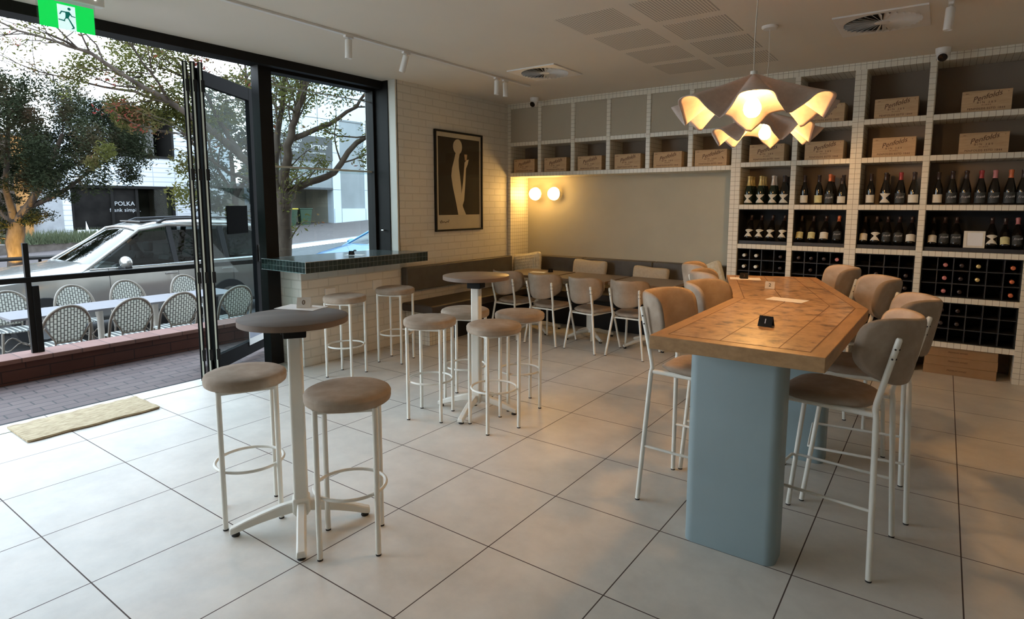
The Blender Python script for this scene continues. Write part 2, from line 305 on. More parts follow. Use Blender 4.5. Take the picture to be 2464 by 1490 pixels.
# ------------------------------------------------------------------ mesh helpers
class MB:
    def __init__(s, ox=0, oy=0, oz=0): s.v = []; s.f = []; s.mi = []; s.o = Vector((ox, oy, oz)); s.cur = 0
    def add(s, vs, fs, M=None):
        n = len(s.v)
        for p in vs:
            p = Vector(p)
            if M is not None: p = M @ p
            s.v.append(p - s.o)
        for f in fs: s.f.append([i + n for i in f]); s.mi.append(s.cur)
        return s
    def box(s, x0, x1, y0, y1, z0, z1, M=None):
        return s.add([(x0, y0, z0), (x1, y0, z0), (x1, y1, z0), (x0, y1, z0), (x0, y0, z1), (x1, y0, z1), (x1, y1, z1), (x0, y1, z1)],
                     [(3, 2, 1, 0), (4, 5, 6, 7), (0, 1, 5, 4), (1, 2, 6, 5), (2, 3, 7, 6), (3, 0, 4, 7)], M)
    def prism(s, poly, z0, z1, M=None):
        n = len(poly)
        a = 0.5 * sum(poly[i][0] * poly[(i + 1) % n][1] - poly[(i + 1) % n][0] * poly[i][1] for i in range(n))
        if a < 0: poly = poly[::-1]
        vs = [(x, y, z0) for x, y in poly] + [(x, y, z1) for x, y in poly]
        fs = [tuple(range(n))[::-1], tuple(range(n, 2 * n))] + [(i, (i + 1) % n, n + (i + 1) % n, n + i) for i in range(n)]
        return s.add(vs, fs, M)
    def lathe(s, prof, seg=24, M=None, cap=True):
        vs = []; fs = []; n = len(prof)
        for r, z in prof:
            for k in range(seg):
                a = 2 * PI * k / seg; vs.append((r * math.cos(a), r * math.sin(a), z))
        for i in range(n - 1):
            for k in range(seg):
                k2 = (k + 1) % seg
                fs.append((i * seg + k, i * seg + k2, (i + 1) * seg + k2, (i + 1) * seg + k))
        if cap:
            fs.append(tuple(range(seg))[::-1]); fs.append(tuple((n - 1) * seg + k for k in range(seg)))
        return s.add(vs, fs, M)
    def tube(s, pts, r, seg=10, closed=False, M=None, cap=True):
        pts = [Vector(p) for p in pts]; n = len(pts)
        rs = r if isinstance(r, (list, tuple)) else [r] * n
        vs = []; fs = []; prev = None
        for i, p in enumerate(pts):
            if closed: d = pts[(i + 1) % n] - pts[i - 1]
            elif i == 0: d = pts[1] - p
            elif i == n - 1: d = p - pts[i - 1]
            else: d = (pts[i + 1] - p).normalized() + (p - pts[i - 1]).normalized()
            d.normalize()
            if prev is None:
                up = Vector((0, 0, 1)) if abs(d.z) < 0.9 else Vector((1, 0, 0))
                u = d.cross(up).normalized()
            else: u = (prev - d * prev.dot(d)).normalized()
            prev = u; v = d.cross(u)
            for k in range(seg):
                a = 2 * PI * k / seg; vs.append(p + (u * math.cos(a) + v * math.sin(a)) * rs[i])
        m = n if closed else n - 1
        for i in range(m):
            j = (i + 1) % n
            for k in range(seg):
                k2 = (k + 1) % seg
                fs.append((i * seg + k, i * seg + k2, j * seg + k2, j * seg + k))
        if not closed and cap:
            fs.append(tuple(range(seg))[::-1]); fs.append(tuple((n - 1) * seg + k for k in range(seg)))
        return s.add(vs, fs, M)
    def sphere(s, c, r, seg=20, rings=12, M=None, sc_=(1, 1, 1)):
        prof = [(max(1e-4, math.sin(PI * i / rings)) * r, -math.cos(PI * i / rings) * r) for i in range(rings + 1)]
        T = Matrix.Translation(Vector(c)) @ Matrix.Diagonal((*sc_, 1))
        if M is not None: T = M @ T
        return s.lathe(prof, seg, T)
    def grid(s, nx, ny, fn, M=None, wrap=False):
        vs = [fn(i / (nx if wrap else nx - 1), j / (ny - 1)) for j in range(ny) for i in range(nx)]
        fs = []
        for j in range(ny - 1):
            for i in range(nx if wrap else nx - 1):
                i2 = (i + 1) % nx
                fs.append((j * nx + i, j * nx + i2, (j + 1) * nx + i2, (j + 1) * nx + i))
        return s.add(vs, fs, M)
    def build(s, name, mats, parent=None, smooth=None, bevel=0, bseg=2, sub=0, solid=0):
        me = bpy.data.meshes.new(name); me.from_pydata([tuple(p) for p in s.v], [], s.f); me.update()
        if not isinstance(mats, (list, tuple)): mats = [mats]
        for m in mats: me.materials.append(MT[m] if isinstance(m, str) else m)
        if len(mats) > 1: me.polygons.foreach_set('material_index', s.mi)
        o = bpy.data.objects.new(name, me); col.objects.link(o)
        o.location = s.o
        if parent is not None: o.parent = parent
        if solid:
            q = o.modifiers.new('solid', 'SOLIDIFY'); q.thickness = solid; q.offset = 0
        if bevel:
            q = o.modifiers.new('bevel', 'BEVEL'); q.width = bevel; q.segments = bseg; q.limit_method = 'ANGLE'; q.angle_limit = math.radians(40)
        if sub:
            q = o.modifiers.new('sub', 'SUBSURF'); q.levels = sub; q.render_levels = sub
        if smooth is not None:
            if smooth >= 180: me.shade_smooth()
            else:
                try: me.set_sharp_from_angle(angle=math.radians(smooth))
                except Exception: pass
                me.shade_smooth()
                try: me.set_sharp_from_angle(angle=math.radians(smooth))
                except Exception: pass
        return o
def tag(o, label=None, cat=None, group=None, kind=None):
    if label: o['label'] = label
    if cat: o['category'] = cat
    if group: o['group'] = group
    if kind: o['kind'] = kind
    return o
def thing(name, label, cat, loc=(0, 0, 0), rz=0.0, group=None):
    o = bpy.data.objects.new(name, None); col.objects.link(o); o.empty_display_size = 0.1
    o.location = loc; o.rotation_euler = (0, 0, rz); tag(o, label, cat, group); return o
def struct(o): o['kind'] = 'structure'; return o
def dup(root, loc, rz, label=None, group=None):
    r = root.copy(); col.objects.link(r); r.location = loc; r.rotation_euler = (root.rotation_euler[0], root.rotation_euler[1], rz)
    if label: r['label'] = label
    if group: r['group'] = group
    for ch in list(root.children):
        c = ch.copy(); col.objects.link(c); c.parent = r
        for g in ch.children:
            d = g.copy(); col.objects.link(d); d.parent = c
    return r
def text_obj(body, size, mat, parent=None, name='lettering', M=None, shear=0.0, ext=0.0006, align='CENTER', space=1.0):
    cu = bpy.data.curves.new('t', 'FONT'); cu.body = body; cu.size = size; cu.extrude = ext; cu.shear = shear
    cu.align_x = align; cu.align_y = 'CENTER'; cu.space_character = space; cu.resolution_u = 3
    t = bpy.data.objects.new('t', cu); col.objects.link(t)
    dg = bpy.context.evaluated_depsgraph_get(); me = bpy.data.meshes.new_from_object(t.evaluated_get(dg))
    bpy.data.objects.remove(t); bpy.data.curves.remove(cu)
    if M is not None: me.transform(M)
    me.name = name; me.materials.clear(); me.materials.append(MT[mat] if isinstance(mat, str) else mat)
    o = bpy.data.objects.new(name, me); col.objects.link(o)
    if parent is not None: o.parent = parent
    return o
def rot_to(x, y, z, o=(0, 0, 0)):
    """matrix whose local x,y,z axes are the given vectors"""
    m = Matrix.Identity(4)
    for i in range(3): m[i][0] = x[i]; m[i][1] = y[i]; m[i][2] = z[i]
    m.translation = Vector(o); return m
def pillow(mb, outline, thick, nang=40, nring=9, power=6.0, bend=None, M=None, base=0.0):
    """closed pad: outline(angle) gives the rim, both faces bulge, optional bend(x,y)->dz"""
    vs = []; fs = []
    for side in (1, -1):
        for j in range(nring):
            r = j / nring
            t = base + (thick - base) * (1 - r ** power) ** 0.5
            for k in range(nang):
                x, y = outline(2 * PI * k / nang); x *= r; y *= r
                vs.append((x, y, side * t / 2))
    rim = len(vs)
    for k in range(nang):
        x, y = outline(2 * PI * k / nang); vs.append((x, y, 0.0))
    def idx(side, j, k): return (0 if side > 0 else nring * nang) + j * nang + k % nang
    for side in (1, -1):
        for j in range(nring):
            for k in range(nang):
                a = idx(side, j, k); b = idx(side, j, k + 1)
                if j == nring - 1: c, d = rim + (k + 1) % nang, rim + k
                else: c, d = idx(side, j + 1, k + 1), idx(side, j + 1, k)
                f = (a, d, c, b) if side > 0 else (a, b, c, d)
                fs.append(f)
    if bend: vs = [Vector((x, y, z + bend(x, y))) for x, y, z in vs]
    mb.add(vs, fs, M); return mb
def superell(a, b, n=4.0):
    def f(t):
        c, s = math.cos(t), math.sin(t)
        r = (abs(c) ** n + abs(s) ** n) ** (-1 / n)
        return a * r * c, b * r * s
    return f
# ================================================================== ROOM
H = 2.965
YS = 6.56            # face of the tiled shelving
WX = -0.75           # plane of the folding doors and the window
b = MB(); b.box(WX - 0.06, 8.6, -4.2, 7.0, -0.12, 0.0); struct(b.build('floor', 'floor'))
b = MB(); b.box(WX - 0.12, 8.6, -4.2, 7.2, H, H + 0.15); struct(b.build('ceiling', 'ceiling'))
b = MB(); b.box(8.5, 8.6, -4.2, 7.2, 0, H); struct(b.build('wall_right', 'wall'))
b = MB(); b.box(WX, 8.6, -4.3, -4.2, 0, H); struct(b.build('wall_front', 'wall'))
b = MB(); b.box(5.34, 8.5, YS, 7.1, 0, H); struct(b.build('wall_back', 'wall'))
b = MB(); b.box(-0.75, 5.4, 7.0, 7.12, 0, H); struct(b.build('wall_behind_shelving', 'niche'))
b = MB(); b.box(-0.9, -0.38, 4.48, 7.0, 0, H); struct(b.build('wall_left', 'white_brick'))
# low brick wall under the window, closed by a pier at the door end
b = MB(); b.box(-0.91, -0.37, 3.17, 4.47, 0, 0.965); struct(b.build('wall_window', 'white_brick', bevel=0.004))
b = MB(); b.box(WX - 0.1, WX + 0.02, -4.2, -3.2, 0, H); struct(b.build('wall_left_front', 'wall'))
# head beam over doors and window
b = MB(); b.box(-0.66, -0.58, -3.2, 4.47, 2.885, H - 0.001); b.box(-0.83, -0.66, -3.2, 3.03, 2.90, H - 0.001); struct(b.build('trim_1', 'black'))
# metal threshold and dark drain slot at the doorway
b = MB(); b.box(-0.72, -0.60, -3.2, 2.42, 0.0, 0.004); struct(b.build('trim_2', 'alu'))
b = MB(); b.box(-0.86, -0.812, -3.2, 3.1, -0.03, -0.004); struct(b.build('trim_3', 'black'))
# window: frame + panes
b = MB()
b.box(-0.83, -0.70, 3.03, 3.165, 0.0, H - 0.002)          # post between door and window
b.box(-0.83, -0.70, 4.42, 4.48, 0.965, H - 0.002); b.box(-0.70, -0.49, 4.45, 4.48, 0.965, H - 0.002)
b.box(-0.83, -0.70, 3.165, 4.42, 2.86, H - 0.002)
b.box(-0.83, -0.70, 3.165, 4.42, 0.965, 1.0)
win = struct(b.build('window_1', 'black', bevel=0.004))
b = MB(); b.box(-0.772, -0.766, 3.165, 4.42, 1.93, 2.86); b.build('upper_pane', 'glass', win)
b = MB(); b.box(-0.752, -0.746, 3.165, 4.42, 1.0, 1.97); b.build('lower_pane', 'glass', win)
b = MB(); b.box(-0.757, -0.741, 3.165, 4.42, 1.955, 1.975); b.box(-0.757, -0.741, 3.165, 4.42, 2.74, 2.75); b.build('pane_rail', 'alu', win)
b = MB(); b.tube([(-0.60, 4.45, 1.30), (-0.60, 4.42, 1.30), (-0.57, 4.42, 1.30)], 0.009, 8); b.build('window_latch', 'chrome', win, smooth=40)
# bright return of the brick wall beside the window frame
b = MB(); b.box(-0.49, -0.38, 4.46, 4.49, 0.965, H); struct(b.build('trim_4', 'wall'))

# perforated acoustic panels, in two columns
for i, (x0, y0) in enumerate([(2.16, 3.68), (2.76, 3.68), (2.16, 4.29), (2.76, 4.29), (2.16, 4.90), (2.76, 4.90), (2.76, 3.07), (2.16, 5.51), (2.76, 5.51)]):
    b = MB(x0, y0, H); b.box(x0, x0 + 0.48, y0, y0 + 0.49, H - 0.0015, H + 0.002)
    struct(b.build('trim_%d' % (5 + i), 'perf'))

# ---- swirl diffusers
def vent(name, cx, cy, s, label):
    t = thing(name, label, 'ceiling vent', (cx, cy, H), 0, None)
    b = MB()
    n = 48; h = s / 2; R0 = s * 0.43
    vs = []; fs = []
    for k in range(n):
        a = 2 * PI * k / n; c, q = math.cos(a), math.sin(a); m = max(abs(c), abs(q))
        vs += [(h * c / m, h * q / m, -0.012), (R0 * c, R0 * q, -0.012), (R0 * c, R0 * q, 0.0), (h * c / m, h * q / m, 0.0)]
    for k in range(n):
        a, d = 4 * k, 4 * ((k + 1) % n)
        fs += [(a, d, d + 1, a + 1), (a + 1, d + 1, d + 2, a + 2), (a, a + 3, d + 3, d)]
    b.add(vs, fs); b.build('frame', 'white_plastic', t)
    b = MB(); b.lathe([(R0, -0.001), (0.001, -0.001)], 48, cap=False); b.build('dark_duct', 'void', t)
    b = MB(); b.lathe([(0.001, -0.016), (s * 0.085, -0.014), (s * 0.085, -0.004)], 24, cap=False); b.build('hub', 'white_plastic', t, smooth=40)
    for k in range(32):
        a = 2 * PI * k / 32
        b = MB(); M_ = Matrix.Rotation(a, 4, 'Z') @ Matrix.Translation((s * 0.255, 0, -0.010)) @ Matrix.Rotation(math.radians(-38), 4, 'X')
        b.add([(-s * 0.175, -0.004, 0), (s * 0.175, -0.021, 0), (s * 0.175, 0.021, 0), (-s * 0.175, 0.004, 0),
               (-s * 0.175, -0.004, 0.0015), (s * 0.175, -0.021, 0.0015), (s * 0.175, 0.021, 0.0015), (-s * 0.175, 0.004, 0.0015)],
              [(3, 2, 1, 0), (4, 5, 6, 7), (0, 1, 5, 4), (1, 2, 6, 5), (2, 3, 7, 6), (3, 0, 4, 7)], M_)
        b.build('blade', 'white_plastic', t)
    return t
vent('ceiling_diffuser', 1.15, 5.13, 0.57, 'square white swirl air diffuser beside the track light near the corner camera')
vent('ceiling_diffuser', 4.15, 5.13, 0.59, 'square white swirl air diffuser above the wine shelving, right of the pendants')

# ---- lighting tracks and spotlights
def track(x0, x1, y0, y1, label):
    b = MB((x0 + x1) / 2, (y0 + y1) / 2, H); b.box(x0, x1, y0, y1, H - 0.018, H)
    tag(b.build('lighting_track', 'white_plastic', bevel=0.002), label, 'track', None)
track(0.605, 0.64, 0.6, 5.62, 'long white ceiling lighting track running parallel to the street window')
track(4.55, 4.585, 3.6, 4.95, 'short white ceiling track at the upper right, above the wine shelving')
def spot(x, y, tilt, rz, label, r=0.028, ln=0.145):
    t = thing('spotlight', label, 'spotlight', (x, y, H - 0.018), rz, 'white cylinder spotlights on the tracks')
    b = MB(); b.box(-0.014, 0.014, -0.04, 0.04, -0.016, 0); b.lathe([(0.006, -0.035), (0.006, -0.01)], 10); b.build('adapter', 'white_plastic', t)
    M_ = Matrix.Translation((0, 0, -0.03)) @ Matrix.Rotation(tilt, 4, 'Y')
    b = MB(); b.lathe([(0.001, 0.002), (r * 0.9, 0.002), (r, -0.004), (r, -ln), (r * 0.85, -ln), (r * 0.8, -ln + 0.02), (0.001, -ln + 0.02)], 20, M_, cap=False)
    b.build('head', 'white_plastic', t, smooth=40)
spot(0.622, 3.02, 0.05, 0, 'white spotlight hanging straight down, nearest on the long track')
spot(0.622, 3.66, 0.42, 0, 'white spotlight tilted towards the street window on the long track')
spot(0.622, 5.00, 0.03, 0, 'left of the close pair of white spotlights at the far end of the long track')
spot(0.622, 5.15, -0.03, 0, 'right of the close pair of white spotlights at the far end of the long track')
spot(4.567, 4.87, 0.05, 0, 'single white spotlight on the short track above the right wine shelves')

# ---- turret cameras
def turret(x, y, label):
    t = thing('security_camera', label, 'camera', (x, y, H), 0)
    b = MB(); b.lathe([(0.058, 0), (0.056, -0.03), (0.05, -0.05), (0.046, -0.055)], 28); b.build('base', 'white_plastic', t, smooth=40)
    b = MB(); b.sphere((0.0, -0.012, -0.068), 0.048); b.build('ball', 'white_plastic', t, smooth=180)
    b = MB(); M_ = Matrix.Translation((0.0, -0.012, -0.068)) @ rot_to((1, 0, 0), (0, -0.5, 0.866), (0, -0.866, -0.5))
    b.lathe([(0.034, 0.036), (0.036, 0.042), (0.030, 0.050), (0.001, 0.053)], 24, M_, cap=False); b.build('lens', 'lens', t, smooth=40)
turret(0.22, 6.33, 'white dome security camera on the ceiling by the left corner of the shelving')
turret(4.52, 6.36, 'white dome security camera on the ceiling above the right wine shelves')

# ================================================================== TILED SHELVING
sh = thing('tiled_shelving', 'built-in wall of shelves faced with small white square mosaic tiles', 'shelving', (0, YS, 0))
def shp(name, x0, x1, z0, z1, d0=0.0, d1=0.40, mat='mosaic'):
    b = MB(x0, 0, z0); b.box(x0, x1, d0, d1, z0, z1); return b.build(name, mat, sh, bevel=0.002, bseg=1)
ZT = [0.262, 0.69, 1.115, 1.546, 2.003]               # undersides of the right-hand rails
RT = 0.050
dcols = [(-0.379, -0.33), (2.68, 2.785), (3.83, 3.932), (5.222, 5.33)]
shp('upright', *dcols[0], 0, 2.90, 0, 0.44)
for c in dcols[1:]: shp('upright', *c, 0, 2.90)
for c in ((3.293, 3.345), (4.43, 4.485)): shp('upright', *c, 0, 2.90)
shp('header', -0.379, 5.33, 2.895, H)
bays = [(2.785, 3.293), (3.345, 3.83), (3.932, 4.43), (4.485, 5.222)]
for i, (a, c) in enumerate(bays):
    for z in ZT: shp('shelf_rail', a, c, z, z + RT, 0.0015)
    if i > 0: shp('shelf_rail', a, c, 2.37, 2.422, 0.0015)
    else: shp('shelf_rail', a, c, 2.385, 2.437, 0.0015)
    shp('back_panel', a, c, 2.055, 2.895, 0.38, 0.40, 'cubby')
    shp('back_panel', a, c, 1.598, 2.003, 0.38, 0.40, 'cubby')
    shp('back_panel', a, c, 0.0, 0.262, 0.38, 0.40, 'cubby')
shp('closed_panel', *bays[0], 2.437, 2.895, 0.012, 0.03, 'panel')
cub = [(-0.33, 0.124), (0.177, 0.634), (0.692, 1.144), (1.20, 1.669), (1.725, 2.187), (2.243, 2.68)]
for i, (a, c) in enumerate(cub):
    if i: shp('upright', cub[i - 1][1], a, 2.03, 2.895)
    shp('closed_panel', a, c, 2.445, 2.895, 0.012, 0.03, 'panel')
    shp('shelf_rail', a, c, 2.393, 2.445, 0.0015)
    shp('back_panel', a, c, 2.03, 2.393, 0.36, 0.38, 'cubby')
shp('niche_soffit', -0.33, 2.68, 1.977, 2.03, 0.0, 0.44)

# ---- wooden wine crates with printed fronts
def crate(xc, z, wd, label, h=0.183, d=0.26, broken=False, y=None):
    y = YS + 0.03 if y is None else y
    t = thing('wine_crate', label, 'wine crate', (xc, y, z), 0, 'branded pine wine crates in the upper cubbies')
    b = MB(); b.box(-wd / 2, wd / 2, 0, d, 0, h - 0.008); b.build('box', 'crate', t, bevel=0.002)
    b = MB(); b.box(-wd / 2, wd / 2, 0.0, d, h - 0.007, h); b.build('lid', 'crate', t, bevel=0.001)
    F = rot_to((1, 0, 0), (0, 0, 1), (0, -1, 0))
    text_obj('Penfolds', 0.062, 'ink', t, 'script_lettering', Matrix.Translation((0, -0.0008, h * 0.70)) @ F @ Matrix.Rotation(0.26, 4, 'Z'), shear=0.45)
    text_obj('BIN 389', 0.026, 'ink', t, 'small_lettering', Matrix.Translation((0, -0.0008, h * 0.43)) @ F, space=1.6)
    text_obj('WINES', 0.016, 'ink', t, 'small_lettering', Matrix.Translation((0, -0.0008, h * 0.31)) @ F, space=1.6)
    text_obj('PENFOLDS ESTD 1844', 0.025, 'ink', t, 'base_lettering', Matrix.Translation((0, -0.0008, h * 0.14)) @ F, space=1.12)
    text_obj('1844', 0.012, 'ink', t, 'corner_lettering', Matrix.Translation((-wd * 0.4, -0.0008, h * 0.88)) @ F)
    text_obj('6', 0.014, 'ink', t, 'corner_lettering', Matrix.Translation((wd * 0.42, -0.0008, h * 0.88)) @ F)
    if broken:
        b = MB(); b.tube([(wd * 0.30, -0.0012, h * 0.8), (wd * 0.36, -0.0012, h * 0.88), (wd * 0.39, -0.0012, h * 0.86)], 0.003, 5); b.tube([(wd * 0.36, -0.0012, h * 0.55), (wd * 0.40, -0.0012, h * 0.42)], 0.003, 5)
        b.build('scuff_mark', 'ink', t)
nth = ['leftmost open', 'second open', 'third open', 'fourth open', 'fifth open', 'sixth open']
for i, xc in enumerate([-0.12, 0.382, 0.897, 1.422, 1.933, 2.44]):
    crate(xc, 2.03, 0.345 if i < 5 else 0.36, 'pine wine crate in the %s cubby from the left, above the niche' % nth[i], broken=(i == 5))
for xc, z, lb in [(3.036, 2.055, 'lower row, first bay right of the niche'), (3.587, 2.055, 'lower row, second bay right of the niche'), (4.188, 2.055, 'lower row, third bay right of the niche'), (4.868, 2.055, 'lower row, fourth and widest bay'),
                  (3.576, 2.422, 'upper row, partly behind the pendant'), (4.184, 2.422, 'upper row, third bay, left of the camera'), (4.861, 2.422, 'upper row, widest bay, right of the camera')]:
    crate(xc, z, 0.352, 'pine wine crate, ' + lb)

# ---- black wine racks (pigeon holes)
def rack(x0, x1, z0, z1, nc, nr, label):
    t = thing('wine_rack', label, 'wine rack', ((x0 + x1) / 2, YS, z0), 0, 'black pigeonhole racks built into the tiled shelving')
    wd = (x1 - x0) - 0.004; h = z1 - z0 - 0.003; d = 0.36
    b = MB(); b.box(-wd / 2, wd / 2, d - 0.01, d, 0, h); b.build('back_panel', 'void', t)
    b = MB(); b.box(-wd / 2, wd / 2, 0.02, d, 0, 0.006); b.box(-wd / 2, wd / 2, 0.02, d, h - 0.006, h); b.box(-wd / 2, -wd / 2 + 0.006, 0.02, d, 0, h); b.box(wd / 2 - 0.006, wd / 2, 0.02, d, 0, h)
    b.build('case', 'void', t)
    for i in range(1, nc):
        x = -wd / 2 + wd * i / nc; b = MB(); b.box(x - 0.004, x + 0.004, 0.03, d - 0.01, 0.006, h - 0.006); b.build('divider', 'rack', t)
    for j in range(1, nr):
        z = h * j / nr; b = MB(); b.box(-wd / 2 + 0.006, wd / 2 - 0.006, 0.032, d - 0.01, z - 0.004, z + 0.004); b.build('shelf_board', 'rack', t)
ord4 = ['bay beside the niche', 'second bay', 'third bay', 'widest bay']
for i, (a, c) in enumerate(bays):
    nc = 6 if i == 3 else 4
    rack(a, c, 0.742, 1.115, nc, 3, 'black pigeonhole wine rack, upper of two, ' + ord4[i])
    rack(a, c, 0.314, 0.69, nc, 3, 'black pigeonhole wine rack, lower of two, ' + ord4[i])
    t = thing('display_tray', 'black lined sloping bottle display, ' + ord4[i], 'display shelf', ((a + c) / 2, YS, 1.167), 0, 'black sloping bottle displays')
    wd = c - a - 0.004
    b = MB(); b.box(-wd / 2, wd / 2, 0.35, 0.36, 0, 0.376); b.box(-wd / 2, -wd / 2 + 0.005, 0.01, 0.36, 0, 0.376); b.box(wd / 2 - 0.005, wd / 2, 0.01, 0.36, 0, 0.376); b.box(-wd / 2, wd / 2, 0.01, 0.36, 0.371, 0.376); b.build('lining', 'void', t)
    b = MB(); b.add([(-wd / 2 + 0.005, 0.02, 0), (wd / 2 - 0.005, 0.02, 0), (wd / 2 - 0.005, 0.35, 0), (-wd / 2 + 0.005, 0.35, 0), (-wd / 2 + 0.005, 0.02, 0.035), (wd / 2 - 0.005, 0.02, 0.035), (wd / 2 - 0.005, 0.35, 0.02), (-wd / 2 + 0.005, 0.35, 0.02)],
                    [(3, 2, 1, 0), (4, 5, 6, 7), (0, 1, 5, 4), (1, 2, 6, 5), (2, 3, 7, 6), (3, 0, 4, 7)]); b.build('tray', 'rack', t)

# ---- bottles
PROF = [(0.001, 0.004), (0.030, 0.0), (0.037, 0.006), (0.0385, 0.02), (0.0385, 0.135), (0.036, 0.16), (0.028, 0.19), (0.019, 0.212), (0.0155, 0.235), (0.0145, 0.285), (0.0165, 0.287), (0.0165, 0.300), (0.001, 0.301)]
PROFC = [(0.001, 0.006), (0.034, 0.0), (0.043, 0.008), (0.0445, 0.02), (0.0445, 0.115), (0.041, 0.15), (0.031, 0.19), (0.021, 0.225), (0.016, 0.255), (0.0155, 0.285), (0.018, 0.288), (0.018, 0.306), (0.001, 0.312)]
def label_patch(kind, r, z0, z1, mat):
    b = MB(); n = 14
    def ang(u): return -PI / 2 + (u - 0.5) * 2.3
    if kind == 'hour':    # two wedges meeting at the waist
        for lo, hi in ((z0, (z0 + z1) / 2 + 0.004), ((z0 + z1) / 2 - 0.004, z1)):
            top = hi > (z0 + z1) / 2 + 0.006
            def fn(u, v):
                z = lo + (hi - lo) * v
                wv = abs(z - (z0 + z1) / 2) / ((z1 - z0) / 2) * 0.92 + 0.10
                a = -PI / 2 + (u - 0.5) * 2.5 * wv
                return (math.cos(a) * r, math.sin(a) * r, z)
            b.grid(n, 7, fn)
    else:
        b.grid(n, 2, lambda u, v: (math.cos(ang(u)) * r, math.sin(ang(u)) * r, z0 + (z1 - z0) * v))
    return b
def make_bottle(kind):
    """kind = (profile, foil material, label kind, label material)"""
    prof, foil, lk, lm = kind
    t = bpy.data.objects.new('wine_bottle', None); col.objects.link(t); t.empty_display_size = 0.02
    t['category'] = 'bottle'
    rr = 0.0385 if prof is PROF else 0.0445
    b = MB(); b.lathe(prof, 22, cap=False); b.build('body', 'bottle_green' if foil in ('foil_gold', 'foil_silver') else 'bottle', t, smooth=50)
    if foil:
        z0 = 0.235 if prof is PROF else (0.205 if foil in ('foil_gold', 'foil_silver') else 0.238)
        pts = [(r + 0.0012, z) for r, z in prof if z >= z0 - 0.001]
        if prof is not PROF: pts = ([(0.0275, 0.203)] if z0 < 0.21 else [(0.0200, 0.236)]) + pts
        else: pts = [(0.0168, 0.234)] + pts[1:]
        b = MB(); b.lathe(pts, 18, cap=False); b.build('foil', foil, t, smooth=50)
    if lk == 'hour': label_patch('hour', rr + 0.001, 0.018, 0.108, lm).build('label', lm, t, smooth=60)
    elif lk:
        label_patch('rect', rr + 0.001, 0.018 if lk != 'tall' else 0.015, 0.095 if lk != 'tall' else 0.11, lm).build('label', lm, t, smooth=60)
        if lm == 'label_g':
            F = rot_to((1, 0, 0), (0, 0, 1), (0, -1, 0))
            text_obj('Frank', 0.030, 'sign_white', t, 'label_script', Matrix.Translation((0.0, -rr - 0.0015, 0.07)) @ F @ Matrix.Rotation(0.12, 4, 'Z'), shear=0.4, ext=0.0003)
    return t
KIND = {
 'champ': (PROFC, 'foil_gold', 'hour', 'label'), 'champs': (PROFC, 'foil_silver', 'hour', 'label'), 'champd': (PROFC, 'foil_dark', 'hour', 'label'),
 'red': (PROF, 'foil_dark', 'rect', 'label'), 'redy': (PROF, 'foil_dark', 'rect', 'label_y'), 'char_o': (PROFC, 'foil_orange', 'tall', 'label_g'),
 'char_r': (PROFC, 'foil_red', 'tall', 'label_g'), 'char_d': (PROFC, 'foil_dark', 'tall', 'label_g'), 'hour': (PROFC, 'foil_dark', 'hour', 'label'), 'plainw': (PROFC, 'foil_dark', 'rect', 'label'),
 'char_p': (PROFC, 'foil_pink', 'tall', 'label_g'), 'back_o': (PROF, 'foil_orange', None, None), 'back_d': (PROF, 'foil_dark', None, None), 'back_g': (PROFC, 'foil_gold', None, None), 'back_s': (PROFC, 'foil_silver', None, None)}
PROTO = {}
def bottle(kind, x, y, z, label, group, tilt=0.0, sc_=1.0):
    if kind not in PROTO:
        o = PROTO[kind] = make_bottle(KIND[kind])
    else:
        s = PROTO[kind]; o = s.copy(); col.objects.link(o)
        for ch in s.children:
            c = ch.copy(); col.objects.link(c); c.parent = o
    o.location = (x, y, z); o.rotation_euler = (tilt, 0, 0); o.scale = (sc_, sc_, sc_)
    tag(o, label, 'bottle', group); return o
pos = ['first', 'second', 'third', 'fourth', 'fifth', 'sixth', 'last']
DESC = {'champ': 'gold-foiled hourglass-label bottle', 'champs': 'silver-foiled hourglass-label bottle', 'champd': 'dark-foiled hourglass-label bottle',
        'red': 'cream-labelled dark bottle', 'redy': 'yellow-labelled dark bottle', 'char_o': 'orange-capped charcoal-label bottle', 'char_r': 'red-capped charcoal-label bottle',
        'char_d': 'dark-capped charcoal-label bottle', 'hour': 'dark hourglass-label bottle', 'plainw': 'plain cream-labelled bottle', 'char_p': 'pink-capped charcoal-label bottle'}
z1 = 1.598
row1 = [(0, [2.863, 2.985, 3.113, 3.224], ['champ', 'champ', 'champs', 'champd']), (1, [3.423, 3.558, 3.658, 3.768], ['red', 'redy', 'char_o', 'plainw']),
        (2, [4.02, 4.145, 4.267, 4.375], ['red', 'hour', 'char_r', 'plainw']), (3, [4.563, 4.669, 4.771, 4.879, 4.976, 5.085, 5.172], ['red', 'char_d', 'char_d', 'char_r', 'char_p', 'char_o', 'char_d'])]
for bi, xs, ks in row1:
    for i, (x, k) in enumerate(zip(xs, ks)):
        bottle(k, x, YS + 0.075, z1, 'upright %s, %s from left, %s' % (DESC[k], pos[i], ord4[bi]), 'bottles standing on the upper bottle shelf', sc_=0.87 if (bi, i) == (1, 3) else 1.0)
